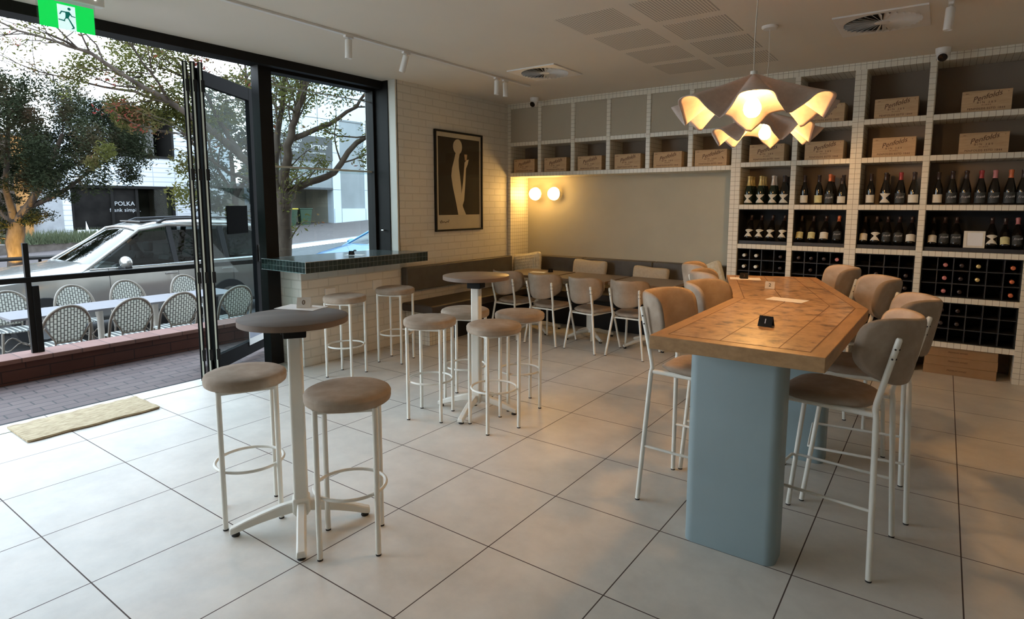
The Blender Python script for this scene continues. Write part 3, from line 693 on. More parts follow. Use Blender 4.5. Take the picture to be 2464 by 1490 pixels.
for bi, x, k, dn, w_ in [(0, 2.863, 'back_g', 2, 'gold-foiled'), (0, 2.985, 'back_g', 2, 'gold-foiled'), (0, 3.113, 'back_s', 1, 'silver-foiled'), (0, 3.215, 'back_d', 2, 'dark-topped'),
                     (1, 3.658, 'back_o', 2, 'orange-capped'), (1, 3.768, 'back_d', 1, 'dark-topped'), (2, 4.145, 'back_d', 2, 'dark-topped'), (2, 4.375, 'back_d', 1, 'dark-topped'), (3, 4.879, 'back_o', 1, 'orange-capped')]:
    for q in range(dn):
        bottle(k, x + 0.0, YS + 0.075 + 0.098 * (q + 1), z1, '%s bottle %s another in the %s' % (w_, ['one place behind', 'two places behind'][q], ord4[bi]) + (' left' if x == 2.863 else ' middle' if x == 2.985 else ''), 'bottles standing behind the front row')
TL = -math.radians(27)
row2 = [(0, [2.879, 2.989, 3.102, 3.225], ['hour', 'hour', 'hour', 'hour']), (1, [3.397, 3.511, 3.629, 3.749], ['redy', 'redy', 'plainw', 'char_o']),
        (2, [3.985, 4.085, 4.180, 4.277, 4.38], ['red', 'hour', 'char_d', 'char_d', 'plainw']), (3, [4.551, 4.64, 4.73, 4.991, 5.085, 5.172], ['red', 'char_d', 'char_d', 'hour', 'redy', 'char_p'])]
for bi, xs, ks in row2:
    for i, (x, k) in enumerate(zip(xs, ks)):
        bottle(k, x, YS + 0.07, 1.205 + 0.012, '%s leaning back, %s from left, %s' % (DESC[k], pos[i], ord4[bi]), 'bottles leaning back in the black display', tilt=TL, sc_=0.95)
# cap ends of bottles lying in the racks
def lying(x, z, foil, label):
    if ('lie', foil) not in PROTO:
        t = bpy.data.objects.new('wine_bottle', None); col.objects.link(t); t['category'] = 'bottle'
        b = MB(); b.lathe(PROF, 18, cap=False); b.build('body', 'bottle', t, smooth=50)
        b = MB(); b.lathe([(0.0175, 0.234), (0.0168, 0.285), (0.0185, 0.287), (0.0185, 0.3), (0.016, 0.303), (0.001, 0.3035)], 18, cap=False); b.build('foil', foil, t, smooth=50)
        PROTO[('lie', foil)] = t; o = t
    else:
        s = PROTO[('lie', foil)]; o = s.copy(); col.objects.link(o)
        for ch in s.children:
            c = ch.copy(); col.objects.link(c); c.parent = o
    o.location = (x, YS + 0.345, z); o.rotation_euler = (PI / 2, 0, 0)
    tag(o, label, 'bottle', 'bottles lying in the black racks')
def cell(bi, c, r, up=True):
    a, e = bays[bi]; nc = 6 if bi == 3 else 4; wd = e - a - 0.004
    z0, z1_ = (0.742, 1.115) if up else (0.314, 0.69)
    h = z1_ - z0 - 0.003
    return a + 0.002 + wd * (c + 0.5) / nc, z0 + h - h * (r + 1) / 3 + 0.006 + 0.042
rown = ['top', 'middle', 'bottom']; coln = ['first', 'second', 'third', 'fourth', 'fifth', 'sixth']
lay = {(0, True): {(0, 0): 'foil_white', (1, 0): 'foil_white', (0, 1): 'foil_white', (1, 1): 'foil_white', (3, 0): 'foil_dark', (3, 1): 'foil_dark'},
       (1, True): {(0, 0): 'foil_dark', (1, 0): 'foil_dark', (2, 0): 'foil_dark', (3, 0): 'foil_pink', (1, 1): 'foil_dark'},
       (2, True): {(3, 1): 'foil_dark', (3, 2): 'foil_dark', (1, 1): 'foil_dark'},
       (3, True): {(1, 0): 'foil_pink', (1, 1): 'foil_pink', (1, 2): 'foil_pink', (2, 0): 'foil_dark', (2, 1): 'foil_dark', (2, 2): 'foil_dark', (3, 0): 'foil_gold', (3, 1): 'foil_gold', (5, 0): 'foil_orange', (5, 1): 'foil_orange', (5, 2): 'foil_orange'},
       (3, False): {(1, 0): 'foil_dark', (1, 1): 'foil_dark', (2, 0): 'foil_dark', (2, 1): 'foil_dark', (0, 2): 'foil_dark'}}
for (bi, up), d in lay.items():
    for (c, r), f in d.items():
        x, z = cell(bi, c, r, up)
        lying(x, z, f, 'lying bottle with %s cap, %s row, %s column, %s rack, %s' % (f.split('_')[1], rown[r], coln[c], 'upper' if up else 'lower', ord4[bi]))
# small framed card among the leaning bottles
t = thing('display_card', 'small cream framed card among the leaning bottles in the widest bay', 'framed card', (4.866, YS + 0.06, 1.2045), 0)
t.rotation_euler = (-0.16, 0, 0)
b = MB(); b.box(-0.078, 0.078, 0, 0.014, 0, 0.02); b.box(-0.078, 0.078, 0, 0.014, 0.14, 0.155); b.box(-0.078, -0.055, 0, 0.014, 0.02, 0.14); b.box(0.062, 0.078, 0, 0.014, 0.02, 0.14); b.build('frame', 'label', t)
b = MB(); b.box(-0.055, 0.062, 0.004, 0.01, 0.02, 0.14); b.build('card', 'paper', t)
# three flat cartons at floor level
for i in range(3):
    t = thing('flat_carton', '%s of three flat brown cardboard cartons under the right shelves' % ['bottom', 'middle', 'top'][i], 'carton', (4.84 + (0.004 if i == 1 else 0), YS + 0.02, 0.0865 * i), 0, 'stacked flat cartons under the shelving')
    b = MB(); b.box(-0.275, 0.275, 0, 0.34, 0.0, 0.0855); b.build('box', 'carton', t, bevel=0.003)
    text_obj('PREMIUM WINES', 0.020, 'ink', t, 'lettering', Matrix.Translation((-0.02, -0.0008, 0.045)) @ rot_to((1, 0, 0), (0, 0, 1), (0, -1, 0)), shear=0.3)

# ---- sconces in the niche
for i, x in enumerate((-0.145, 0.168)):
    t = thing('globe_wall_lamp', '%s of the two glowing opal globe wall lamps in the niche' % ['left', 'right'][i], 'wall lamp', (x, 7.0, 1.745), 0, 'glowing globe wall lamps in the niche')
    b = MB(); b.lathe([(0.05, 0), (0.05, 0.012)], 24, Matrix.Rotation(PI / 2, 4, 'X')); b.build('mount', 'white_plastic', t)
    b = MB(); b.lathe([(0.012, -0.012), (0.055, -0.018), (0.082, -0.042), (0.0935, -0.082), (0.0935, -0.086), (0.0895, -0.086), (0.078, -0.046), (0.05, -0.022)], 32, Matrix.Rotation(PI / 2, 4, 'X') @ Matrix.Diagonal((1, 1, -1, 1))); b.build('added_light_shield', 'white_plastic', t, smooth=50)  # added dish, keeps the globe's light off the wall right behind it
    b = MB(); b.sphere((0, -0.092, 0), 0.0885, 28, 18); b.build('globe', 'globe', t, smooth=180)

# ================================================================== BENCHES
def bench(name, label, seatbox, backbox, plinth, splits, axis):
    x0, x1, y0, y1 = seatbox
    t = thing(name, label, 'bench', ((x0 + x1) / 2, (y0 + y1) / 2, 0))
    cx, cy = (x0 + x1) / 2, (y0 + y1) / 2
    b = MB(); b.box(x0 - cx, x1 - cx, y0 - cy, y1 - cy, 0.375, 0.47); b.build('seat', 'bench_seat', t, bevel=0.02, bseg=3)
    bx0, bx1, by0, by1 = backbox; n = splits
    for i in range(n):
        b = MB()
        if axis == 'x': a0 = bx0 + (bx1 - bx0) * i / n; a1 = bx0 + (bx1 - bx0) * (i + 1) / n - (0.004 if i < n - 1 else 0); b.box(a0 - cx, a1 - cx, by0 - cy, by1 - cy, 0.60, 0.872)
        else: a0 = by0 + (by1 - by0) * i / n; a1 = by0 + (by1 - by0) * (i + 1) / n - (0.004 if i < n - 1 else 0); b.box(bx0 - cx, bx1 - cx, a0 - cy, a1 - cy, 0.60, 0.878)
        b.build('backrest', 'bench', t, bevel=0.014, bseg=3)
    for (px0, px1, py0, py1, m) in plinth:
        b = MB(px0 - cx, py0 - cy, 0); b.box(px0 - cx, px1 - cx, py0 - cy, py1 - cy, 0, 0.375); b.build('plinth', m, t)
bench('left_banquette', 'dark brown upholstered bench along the white brick wall under the poster', (-0.378, 0.10, 4.49, 6.40), (-0.378, -0.28, 4.49, 6.54), [(-0.378, 0.0, 4.55, 4.95, 'mosaic'), (-0.378, -0.05, 4.96, 6.38, 'void')], 1, 'y')
bench('niche_banquette', 'long grey-brown upholstered bench inside the lit niche under the shelves', (-0.325, 2.675, 6.44, 6.99), (-0.325, 2.675, 6.86, 6.995), [(-0.32, 2.67, 6.52, 6.98, 'void')], 3, 'x')

# cushions
def cushion(name, x, y, z, w_, h_, rot, lean, mat, label, knit=False, th=0.15):
    t = thing(name, label, 'cushion', (x, y, z), 0, None)
    def out(a):
        c, s = math.cos(a), math.sin(a); n = 14.0
        r = (abs(c) ** n + abs(s) ** n) ** (-1 / n)
        k = 1 - 0.045 * (1 - (abs(math.sin(2 * a))) ** 1.2)   # pulled-in sides, pointed corners
        return w_ / 2 * r * c * k, h_ / 2 * r * s * k
    M_ = Matrix.Translation((0, 0, h_ * 0.46)) @ Matrix.Rotation(lean, 4, 'X') @ Matrix.Rotation(PI / 2, 4, 'X') @ Matrix.Rotation(rot, 4, 'Z')
    b = MB(); pillow(b, out, th, 120 if knit else 64, 40 if knit else 14, 2.6, base=0.014)
    if knit:
        for i, p in enumerate(b.v):
            f = 0.009 * abs(math.sin(p.x * 95)) * abs(math.sin(p.y * 75)) ** 0.6; p.z += f if p.z > 0 else -f
    else:
        for p in b.v: p.z += 0.006 * math.sin(p.x * 23 + p.y * 11)
    b.v = [M_ @ Vector(p) for p in b.v]
    b.build('cover', mat, t, smooth=180)
cushion('knit_cushion', -0.10, 6.655, 0.468, 0.45, 0.47, 0.16, -0.22, 'knit', 'cream chunky-knit cushion in the left corner of the niche beneath the globe lamps', True)
cushion('linen_cushion', 0.855, 6.70, 0.465, 0.51, 0.42, -0.03, -0.20, 'linen', 'beige linen cushion on the niche bench, left of the two plain ones')
cushion('linen_cushion', 1.71, 6.70, 0.465, 0.48, 0.38, -0.05, -0.20, 'linen', 'beige linen cushion on the niche bench, right of the two plain ones')
cushion('knit_cushion', 2.45, 6.655, 0.468, 0.42, 0.46, 0.40, -0.22, 'knit', 'cream chunky-knit cushion at the right end of the niche bench', True)

# ================================================================== POSTER
t = thing('framed_poster', 'tall black-framed poster of a pale figure on a dark ground', 'framed poster', (-0.379, 5.515, 1.265))
b = MB(); y0, y1, z1_ = -0.452, 0.452, 1.225; f = 0.022
b.box(0, 0.03, y0, y1, 0, f); b.box(0, 0.03, y0, y1, z1_ - f, z1_); b.box(0, 0.03, y0, y0 + f, f, z1_ - f); b.box(0, 0.03, y1 - f, y1, f, z1_ - f)
b.build('frame', 'black', t, bevel=0.002)
b = MB(); b.box(0.002, 0.012, y0 + f, y1 - f, f, z1_ - f); b.build('paper', 'poster', t)
b = MB(); b.box(0.012, 0.0135, y0 + f + 0.04, y1 - f - 0.035, 0.20, z1_ - f - 0.055); b.build('dark_ground', 'poster_dark', t)
# plain abstract standing form (generic stand-in)
FW = rot_to((0, 1, 0), (0, 0, 1), (1, 0, 0))
def flat(poly, x, mat, name, th=0.001):
    b = MB(); b.prism(poly, 0, th, Matrix.Translation((x, 0, 0)) @ FW); return b.build(name, mat, t)
flat([(-0.03, 0.20), (-0.07, 0.35), (-0.13, 0.55), (-0.155, 0.68), (-0.14, 0.78), (-0.10, 0.88), (-0.075, 0.96), (0.005, 0.965), (-0.015, 0.88), (-0.01, 0.78), (0.01, 0.68), (0.03, 0.55), (0.035, 0.40), (0.06, 0.30), (0.12, 0.20)], 0.0138, 'poster_fig', 'pale_form')
flat([(0.035, 0.47), (0.02, 0.36), (0.055, 0.32), (0.085, 0.38), (0.11, 0.60), (0.125, 0.78), (0.16, 0.84), (0.18, 0.90), (0.14, 0.89), (0.10, 0.86), (0.09, 0.78), (0.065, 0.60)], 0.0140, 'poster_fig', 'pale_form')
flat([(0.02 + 0.085 * math.cos(a) * (1.1 if math.cos(a) < 0 else 0.9) - 0.045, 1.045 + 0.092 * math.sin(a)) for a in [2 * PI * k / 24 for k in range(24)]], 0.0142, 'poster_fig', 'pale_form')
flat([(0.105, 0.885), (0.14, 0.885), (0.15, 0.96), (0.095, 0.96)], 0.0143, 'crate', 'amber_form')
b = MB(); b.tube([(0.0128, -0.37, 0.125), (0.0128, -0.355, 0.10), (0.0128, -0.34, 0.135), (0.0128, -0.32, 0.105), (0.0128, -0.30, 0.12), (0.0128, -0.27, 0.105), (0.0128, -0.24, 0.12), (0.0128, -0.215, 0.11), (0.0128, -0.205, 0.14)], 0.004, 5); b.build('scribble', 'ink', t)
b = MB(); b.box(0.018, 0.020, y0 + f, y1 - f, f, z1_ - f); b.build('glazing', 'picture_glass', t)

# ================================================================== WINDOW LEDGE BAR
t = thing('ledge_bar', 'stone-dark mosaic tiled bar ledge with metal edge trim under the window', 'bar ledge', (-0.03, 2.99, 0))
b = MB(-0.70, 0, 0.97); b.box(-0.70, 0.0, 0, 1.475, 0.97, 1.07); b.box(-0.345, 0.0, 1.475, 1.58, 0.97, 1.07); b.build('slab', 'ledge', t)
b = MB(); b.tube([(-0.70, -0.002, 1.071), (0.002, -0.002, 1.071), (0.002, 1.582, 1.071)], 0.0032, 6); b.tube([(-0.70, -0.002, 0.969), (0.002, -0.002, 0.969)], 0.003, 6); b.tube([(0.002, -0.002, 0.969), (0.002, -0.002, 1.071)], 0.003, 6)
b.build('edge_trim', 'chrome', t)
# paper and a small black number block on it
b = MB(); b.box(-0.10, 0.10, -0.07, 0.07, 0, 0.001); o = b.build('menu_sheet', 'paper'); o.location = (-0.33, 3.80, 1.0702); o.rotation_euler = (0, 0, 0.5); tag(o, 'white menu sheet on the dark tiled window ledge', 'menu')
# sockets on the low wall
for i, (y, z) in enumerate([(3.50, 0.70), (4.12, 0.72)]):
    b = MB(); b.box(-0.0, 0.012, -0.062, 0.062, -0.055, 0.055); o = b.build('wall_socket', 'white_plastic', bevel=0.003); o.location = (-0.369, y, z)
    tag(o, 'square white blanking plate under the ledge, %s' % ['nearer the door', 'nearer the bench'][i], 'wall plate')

# ================================================================== TABLE NUMBERS, MENUS
def tent(x, y, z, rz, mat, txt, tm, label, s=1.0):
    t = thing('table_number', label, 'table number', (x, y, z), rz, 'folded table number tents')
    b = MB(); w2 = 0.034 * s; h = 0.052 * s; d = 0.026 * s; th = 0.003
    b.add([(-w2, -d, 0), (w2, -d, 0), (w2, 0, h), (-w2, 0, h), (-w2, -d + th, 0), (w2, -d + th, 0), (w2, 0, h - th * 1.6), (-w2, 0, h - th * 1.6)], [(0, 1, 2, 3), (7, 6, 5, 4), (0, 4, 5, 1), (1, 5, 6, 2), (2, 6, 7, 3), (3, 7, 4, 0)])
    b.add([(-w2, d, 0), (w2, d, 0), (w2, 0, h), (-w2, 0, h), (-w2, d - th, 0), (w2, d - th, 0), (w2, 0, h - th * 1.6), (-w2, 0, h - th * 1.6)], [(3, 2, 1, 0), (4, 5, 6, 7), (1, 5, 4, 0), (2, 6, 5, 1), (3, 7, 6, 2), (0, 4, 7, 3)])
    b.build('card', mat, t)
    a = math.atan2(h, d)
    M_ = Matrix.Translation((0, -d * 0.5 - 0.0008, h * 0.5)) @ rot_to((1, 0, 0), (0, math.cos(a), math.sin(a)), (0, -math.sin(a), math.cos(a)))
    text_obj(txt, 0.036 * s, tm, t, 'numeral', M_)
def sheet(x, y, z, w_, h_, rz, label, name='menu_sheet'):
    b = MB(); b.box(-w_ / 2, w_ / 2, -h_ / 2, h_ / 2, 0, 0.0012); o = b.build(name, 'paper'); o.location = (x, y, z); o.rotation_euler = (0, 0, rz); tag(o, label, 'menu', 'printed menu sheets on the tables')
TZ = 1.062
sheet(1.945, 1.575, TZ + 0.0003, 0.23, 0.14, 0.35, 'white menu sheet on the near round high table')
tent(1.955, 1.585, TZ + 0.0018, 0.25 + PI / 6, 'white_plastic', '0', 'ink', 'white folded table number on the menu of the near round table')
tent(3.985, 2.665, 1.0303, -0.1, 'black', '1', 'paper', 'black folded table number on the near half of the wooden bar table', 0.92)
tent(3.70, 4.02, 1.0303, 0.1, 'linen', '2', 'black', 'tan folded table number on the far half of the wooden bar table', 0.9)
sheet(3.90, 3.55, 1.0303, 0.21, 0.13, -0.15, 'pale menu sheet lying flat at the bend of the wooden bar table')
sheet(3.42, 4.47, 1.0303, 0.22, 0.14, 0.3, 'pale menu sheet at the far end of the wooden bar table')
tent(3.41, 4.47, 1.0316, 0.4, 'black', '3', 'ink', 'black folded table number on the menu at the far end of the bar table', 0.85)
sheet(0.50, 6.02, 0.7424, 0.20, 0.13, 0.2, 'white menu sheet on the leftmost dining table')
tent(0.62, 6.12, 0.7424, 0.9, 'black', '5', 'ink', 'black folded table number on the leftmost dining table', 0.8)
sheet(1.80, 5.76, 0.7424, 0.20, 0.14, 0.1, 'white menu sheet at the front edge of the rightmost dining table')
tent(-0.36, 3.78, 1.0716, 0.6, 'black', '7', 'ink', 'black folded table number on the menu on the window ledge', 0.8)

# ================================================================== EXIT SIGN
t = thing('exit_sign', 'illuminated green and white running-man exit sign hanging from the ceiling', 'exit sign', (0.0, 1.29, 2.70))
b = MB(); b.box(-0.03, 0.03, -0.15, 0.21, 0.185, 0.265); b.build('housing', 'white_plastic', t, bevel=0.005)
b = MB(); b.sphere((0.031, 0.155, 0.222), 0.006, 10, 6); b.build('indicator', 'led', t)
b = MB(); b.box(-0.006, 0.006, -0.158, 0.158, -0.01, 0.185); b.build('acrylic_panel', 'acrylic', t)
b = MB(); b.box(0.0062, 0.0072, -0.15, 0.15, 0.0, 0.165); b.build('green_panel', 'exit_green', t)
b = MB(); b.box(0.0073, 0.0078, -0.052, 0.045, 0.0, 0.15); b.build('white_panel', 'exit_white', t)
S_ = rot_to((0, 1, 0), (0, 0, 1), (1, 0, 0))
b = MB(); Mz = Matrix.Translation((0.0079, 0, 0)) @ S_
b.prism([(0.012 + 0.009 * math.cos(a), 0.131 + 0.009 * math.sin(a)) for a in [2 * PI * k / 16 for k in range(16)]], 0, 0.0006, Mz)
for pl in [[(-0.010, 0.112), (0.012, 0.114), (0.016, 0.100), (0.004, 0.070), (-0.012, 0.070), (-0.010, 0.090)],
           [(-0.010, 0.112), (-0.032, 0.112), (-0.044, 0.090), (-0.038, 0.088), (-0.028, 0.105), (-0.008, 0.104)],
           [(0.012, 0.114), (0.026, 0.092), (0.044, 0.090), (0.044, 0.085), (0.022, 0.086), (0.008, 0.104)],
           [(-0.012, 0.074), (-0.015, 0.050), (-0.050, 0.054), (-0.050, 0.060), (-0.021, 0.058), (-0.004, 0.072)],
           [(0.0, 0.074), (0.008, 0.074), (0.036, 0.022), (0.032, 0.014), (0.018, 0.010), (0.018, 0.015), (0.026, 0.020)]]:
    b.prism(pl, 0, 0.0006, Mz)
b.build('running_figure', 'exit_dark', t)

# ================================================================== DOORMAT
b = MB(); 
def matfn(u, v):
    return (u * 0.43 + 0.006 * math.sin(v * 17), v * 0.84, 0.0)
nx, ny = 14, 24
vs = []; fs = []
for lay_ in (0, 1):
    for j in range(ny):
        for i in range(nx):
            x, y, _ = matfn(i / (nx - 1), j / (ny - 1))
            z = 0.002 if lay_ == 0 else 0.016 + 0.003 * math.sin(j * 1.7) * math.cos(i * 1.1)
            if x < 0.10: z -= 0.0
            vs.append((x, y, z))
n = nx * ny
for j in range(ny - 1):
    for i in range(nx - 1):
        a = j * nx + i; fs += [(a, a + nx, a + nx + 1, a + 1), (n + a, n + a + 1, n + a + nx + 1, n + a + nx)]
for i in range(nx - 1): fs += [(i, i + 1, n + i + 1, n + i), ((ny - 1) * nx + i + 1, (ny - 1) * nx + i, n + (ny - 1) * nx + i, n + (ny - 1) * nx + i + 1)]
for j in range(ny - 1): fs += [((j + 1) * nx, j * nx, n + j * nx, n + (j + 1) * nx), (j * nx + nx - 1, (j + 1) * nx + nx - 1, n + (j + 1) * nx + nx - 1, n + j * nx + nx - 1)]
b.add(vs, fs); o = b.build('doormat', 'coir', smooth=60); o.location = (-0.69, 0.945, 0.003); tag(o, 'sandy coir doormat lying across the open doorway threshold', 'doormat')
# ================================================================== STOOLS
def make_stool(sc_=1.0):
    t = bpy.data.objects.new('bar_stool', None); col.objects.link(t); t['category'] = 'bar stool'
    b = MB(); b.lathe([(0.001, 0.700), (0.186, 0.700), (0.193, 0.706), (0.196, 0.718), (0.1955, 0.734), (0.1965, 0.737), (0.1950, 0.741), (0.190, 0.750), (0.176, 0.757), (0.12, 0.760), (0.001, 0.761)], 56, cap=False)
    b.build('seat', 'suede', t, smooth=60)
    q = 0.129
    for sx_ in (-1, 1):
        for sy_ in (-1, 1):
            b = MB(); b.tube([(sx_ * q, sy_ * q, 0.006), (sx_ * q, sy_ * q, 0.70)], 0.0125, 12)
            lg = b.build('leg', 'white_metal', t, smooth=40)
            b = MB(); b.tube([(sx_ * q, sy_ * q, 0.0), (sx_ * q, sy_ * q, 0.008)], 0.0128, 12); b.build('foot_cap', 'rubber', lg)
    b = MB(); b.box(-q, q, -q - 0.006, -q + 0.006, 0.683, 0.699); b.box(-q, q, q - 0.006, q + 0.006, 0.683, 0.699); b.box(-q - 0.006, -q + 0.006, -q, q, 0.683, 0.699); b.box(q - 0.006, q + 0.006, -q, q, 0.683, 0.699)
    b.build('seat_frame', 'white_metal', t)
    b = MB(); R_ = q * math.sqrt(2) - 0.019
    b.tube([(R_ * math.cos(2 * PI * k / 48), R_ * math.sin(2 * PI * k / 48), 0.29) for k in range(48)], 0.0082, 8, closed=True); b.build('foot_ring', 'white_metal', t, smooth=60)
    return t
G_ = 'round-seated taupe stools with white legs'
stool0 = make_stool()
SP = [(1.808, 1.328, math.radians(32), 'taupe bar stool left of the nearest round table, seat overlapped by its column'),
      (2.452, 1.452, math.radians(0), 'taupe bar stool in front and right of the nearest round table, largest in view'),
      (1.563, 2.928, math.radians(21), 'front left stool of the four around the far round table'),
      (1.530, 3.375, math.radians(17), 'back left stool of the four around the far round table'),
      (2.084, 3.037, math.radians(25), 'front right stool of the four around the far round table'),
      (1.965, 3.525, math.radians(12), 'back right stool of the four around the far round table'),
      (0.165, 3.26, math.radians(20), 'stool under the window ledge nearer the door'),
      (0.148, 3.905, math.radians(18), 'stool under the window ledge nearer the bench')]
# leg directions: measured feet set the turn of each stool
TURN = [math.atan2(1.503 - 1.145, 1.764 - 1.877) + PI / 4, PI / 4, math.atan2(3.093 - 2.761, 1.633 - 1.492) + PI / 4, 0.35, math.atan2(3.205 - 2.87, 2.013 - 2.156) + PI / 4, math.atan2(3.366 - 3.706, 1.973 - 1.936) + PI / 4, math.radians(20), math.radians(18)]
for i, (x, y, r, lb) in enumerate(SP):
    if i == 0:
        stool0.location = (x, y, 0); stool0.rotation_euler = (0, 0, TURN[0]); tag(stool0, lb, None, G_)
    else: dup(stool0, (x, y, 0), TURN[i], lb, G_)

# ================================================================== ROUND HIGH TABLES
def round_table(x, y, rz, r, top, label, colrot=0.0):
    t = thing('round_high_table', label, 'high table', (x, y, 0), rz, 'round high tables on four-footed white columns')
    zt = 1.062
    b = MB(); b.lathe([(0.001, zt - 0.028), (r - 0.001, zt - 0.028), (r, zt - 0.027), (r, zt - 0.001), (r - 0.0015, zt), (0.001, zt)], 72, cap=False)
    b.build('tabletop', top, t, smooth=40)
    b = MB(); b.lathe([(r + 0.0008, zt - 0.0275), (r + 0.0008, zt - 0.001)], 72, cap=False); b.build('edge_band', 'table_edge', t, smooth=60)
    w_ = 0.034
    b = MB(); b.box(-w_, w_, -w_, w_, 0.06, zt - 0.088); b.build('column', 'white_metal', t, bevel=0.012, bseg=3)
    b = MB(); b.box(-0.05, 0.055, -0.055, 0.055, zt - 0.098, zt - 0.055); b.box(-0.028, 0.04, -0.04, 0.04, zt - 0.056, zt - 0.029); b.box(-0.062, -0.03, -0.02, 0.02, zt - 0.085, zt - 0.07)
    b.build('tilt_bracket', 'black', t, bevel=0.005)
    b = MB(); b.box(-0.11, 0.09, -0.018, 0.018, zt - 0.04, zt - 0.0285); b.build('cross_plate', 'white_metal', t)
    b = MB(); b.box(-0.042, 0.042, -0.042, 0.042, 0.075, 0.155); b.build('hub', 'white_metal', t, bevel=0.012, bseg=3)
    for k in range(4):
        a = k * PI / 2; M_ = Matrix.Rotation(a, 4, 'Z'); b = MB()
        prof = [(0.03, 0.082, 0.135), (0.10, 0.072, 0.122), (0.18, 0.055, 0.098), (0.25, 0.036, 0.074), (0.305, 0.018, 0.052), (0.33, 0.014, 0.044)]
        vs = []; fs = []
        for i, (d, zl, zh) in enumerate(prof):
            hw = 0.024
            vs += [(d, -hw, zl), (d, hw, zl), (d, hw * 0.8, zh), (d, -hw * 0.8, zh)]
        for i in range(len(prof) - 1):
            for q in range(4): fs.append((4 * i + q, 4 * i + (q + 1) % 4, 4 * i + 4 + (q + 1) % 4, 4 * i + 4 + q))
        fs += [(3, 2, 1, 0), tuple(4 * (len(prof) - 1) + q for q in range(4))]
        b.add(vs, fs, M_); lg = b.build('foot', 'white_metal', t, bevel=0.006, smooth=50)
        b = MB(); b.lathe([(0.018, 0.0), (0.02, 0.004), (0.016, 0.018)], 14, M_ @ Matrix.Translation((0.305, 0, 0))); b.build('glide', 'rubber', lg)
    return t
round_table(2.126, 1.405, math.atan2(1.665 - 1.405, 2.312 - 2.126), 0.252, 'table_round', 'dark-topped round high table nearest the open doorway, with a menu on it')
round_table(1.772, 3.222, math.atan2(2.908 - 3.222, 1.868 - 1.772), 0.252, 'table_round2', 'bare walnut round high table ringed by four stools')

# ================================================================== CHAIRS
def make_chair(name, cat, zs, ztube, zb0, zb1, fw, kw, tw, back_mat, seat_mat, bar=None):
    """faces +y; feet at y=-.25 and +.22"""
    t = bpy.data.objects.new(name, None); col.objects.link(t); t['category'] = cat
    yb, yf = -0.25, 0.225
    zk = zs - 0.005
    b = MB()
    def sout(a):
        c, s = math.cos(a), math.sin(a); n = 3.2
        r = (abs(c) ** n + abs(s) ** n) ** (-1 / n)
        x, y = 0.205 * r * c, 0.20 * r * s
        return x * (1 + 0.10 * (y / 0.2)), y
    pillow(b, sout, 0.048, 44, 8, 7.0, bend=lambda x, y: 0.01 * (x / 0.2) ** 2 - 0.006, M=Matrix.Translation((0, 0.0, zs)))
    b.build('seat', seat_mat, t, smooth=180)
    # backrest: straight top edge, round lower corners, curved round the sitter
    hb = (zb1 - zb0) / 2; zc = (zb0 + zb1) / 2
    def bout(a):
        c, s = math.cos(a), math.sin(a)
        n = 4.2 if s > 0 else 2.6
        r = (abs(c) ** n + abs(s) ** n) ** (-1 / n)
        return 0.225 * r * c, hb * r * s
    lean = -0.17
    M_ = Matrix.Translation((0, -0.228, zc)) @ Matrix.Rotation(-lean, 4, 'X') @ rot_to((1, 0, 0), (0, 0, 1), (0, -1, 0))
    b = MB(); pillow(b, bout, 0.040, 64, 14, 7.0, bend=lambda x, y: 0.085 - 0.185 * (x / 0.225) ** 2, M=M_)
    b.build('backrest', back_mat, t, smooth=180)
    r = 0.0125
    for s in (-1, 1):
        top = (s * tw, -0.250 - (ztube - zs) * 0.17 + 0.02, ztube)
        b = MB(); b.tube([(s * fw, yb, 0.005), (s * (kw + 0.004), -0.222, zk - 0.03), (s * kw, -0.216, zk), (s * (kw + 0.002), -0.219, zk + 0.03), top, (top[0], top[1] - 0.002, top[2] + 0.008)], [r, r, r, r, r, r * 0.7], 12)
        lg = b.build('leg', 'white_metal', t, smooth=60)
        for f in (0.30, 0.62):
            p0 = Vector((s * kw, -0.216, zk)); p = p0.lerp(Vector(top), 1 - f * 0.42)
            b = MB(); b.sphere((p.x, p.y - r * 0.9, p.z), 0.0045, 8, 6); b.sphere((p.x + s * r * 0.9, p.y, p.z), 0.0045, 8, 6); b.build('bolt', 'rubber', lg)
        b = MB(); b.tube([(s * (fw - 0.01), yf, 0.005), (s * (kw + 0.008), 0.15, zs - 0.035), (s * (kw + 0.002), 0.13, zs - 0.026), (s * kw, -0.21, zs - 0.026)], r, 12)
        lg = b.build('leg', 'white_metal', t, smooth=60)
        b = MB(); b.tube([(s * (fw - 0.01), yf, 0), (s * (fw - 0.01), yf, 0.007)], r * 1.02, 12); b.tube([(s * fw, yb, 0), (s * fw, yb, 0.007)], r * 1.02, 12); b.build('foot_cap', 'rubber', lg)
    if bar:
        def lp(s, front, z):
            if front: f = (z - 0.005) / (zs - 0.04); a, c = Vector((s * (fw - 0.01), yf, 0.005)), Vector((s * (kw + 0.008), 0.15, zs - 0.035))
            else: f = (z - 0.005) / (zk - 0.035); a, c = Vector((s * fw, yb, 0.005)), Vector((s * (kw + 0.004), -0.222, zk - 0.03))
            return a.lerp(c, f)
        pr_, pl_ = lp(1, 0, bar), lp(-1, 0, bar); fr_, fl_ = lp(1, 1, bar), lp(-1, 1, bar)
        o = Vector((0, 0.016, 0))
        b = MB(); b.tube([pr_, fr_ + Vector((0, -0.01, 0)), fr_ + o + Vector((-0.015, 0, 0)), fl_ + o + Vector((0.015, 0, 0)), fl_ + Vector((0, -0.01, 0)), pl_], 0.0075, 8)
        b.build('footrest', 'white_metal', t, smooth=60)
    else:
        b = MB(); b.tube([(-kw, -0.20, zs - 0.03), (kw, -0.20, zs - 0.03)], 0.009, 8); b.build('cross_bar', 'white_metal', t, smooth=60)
    return t
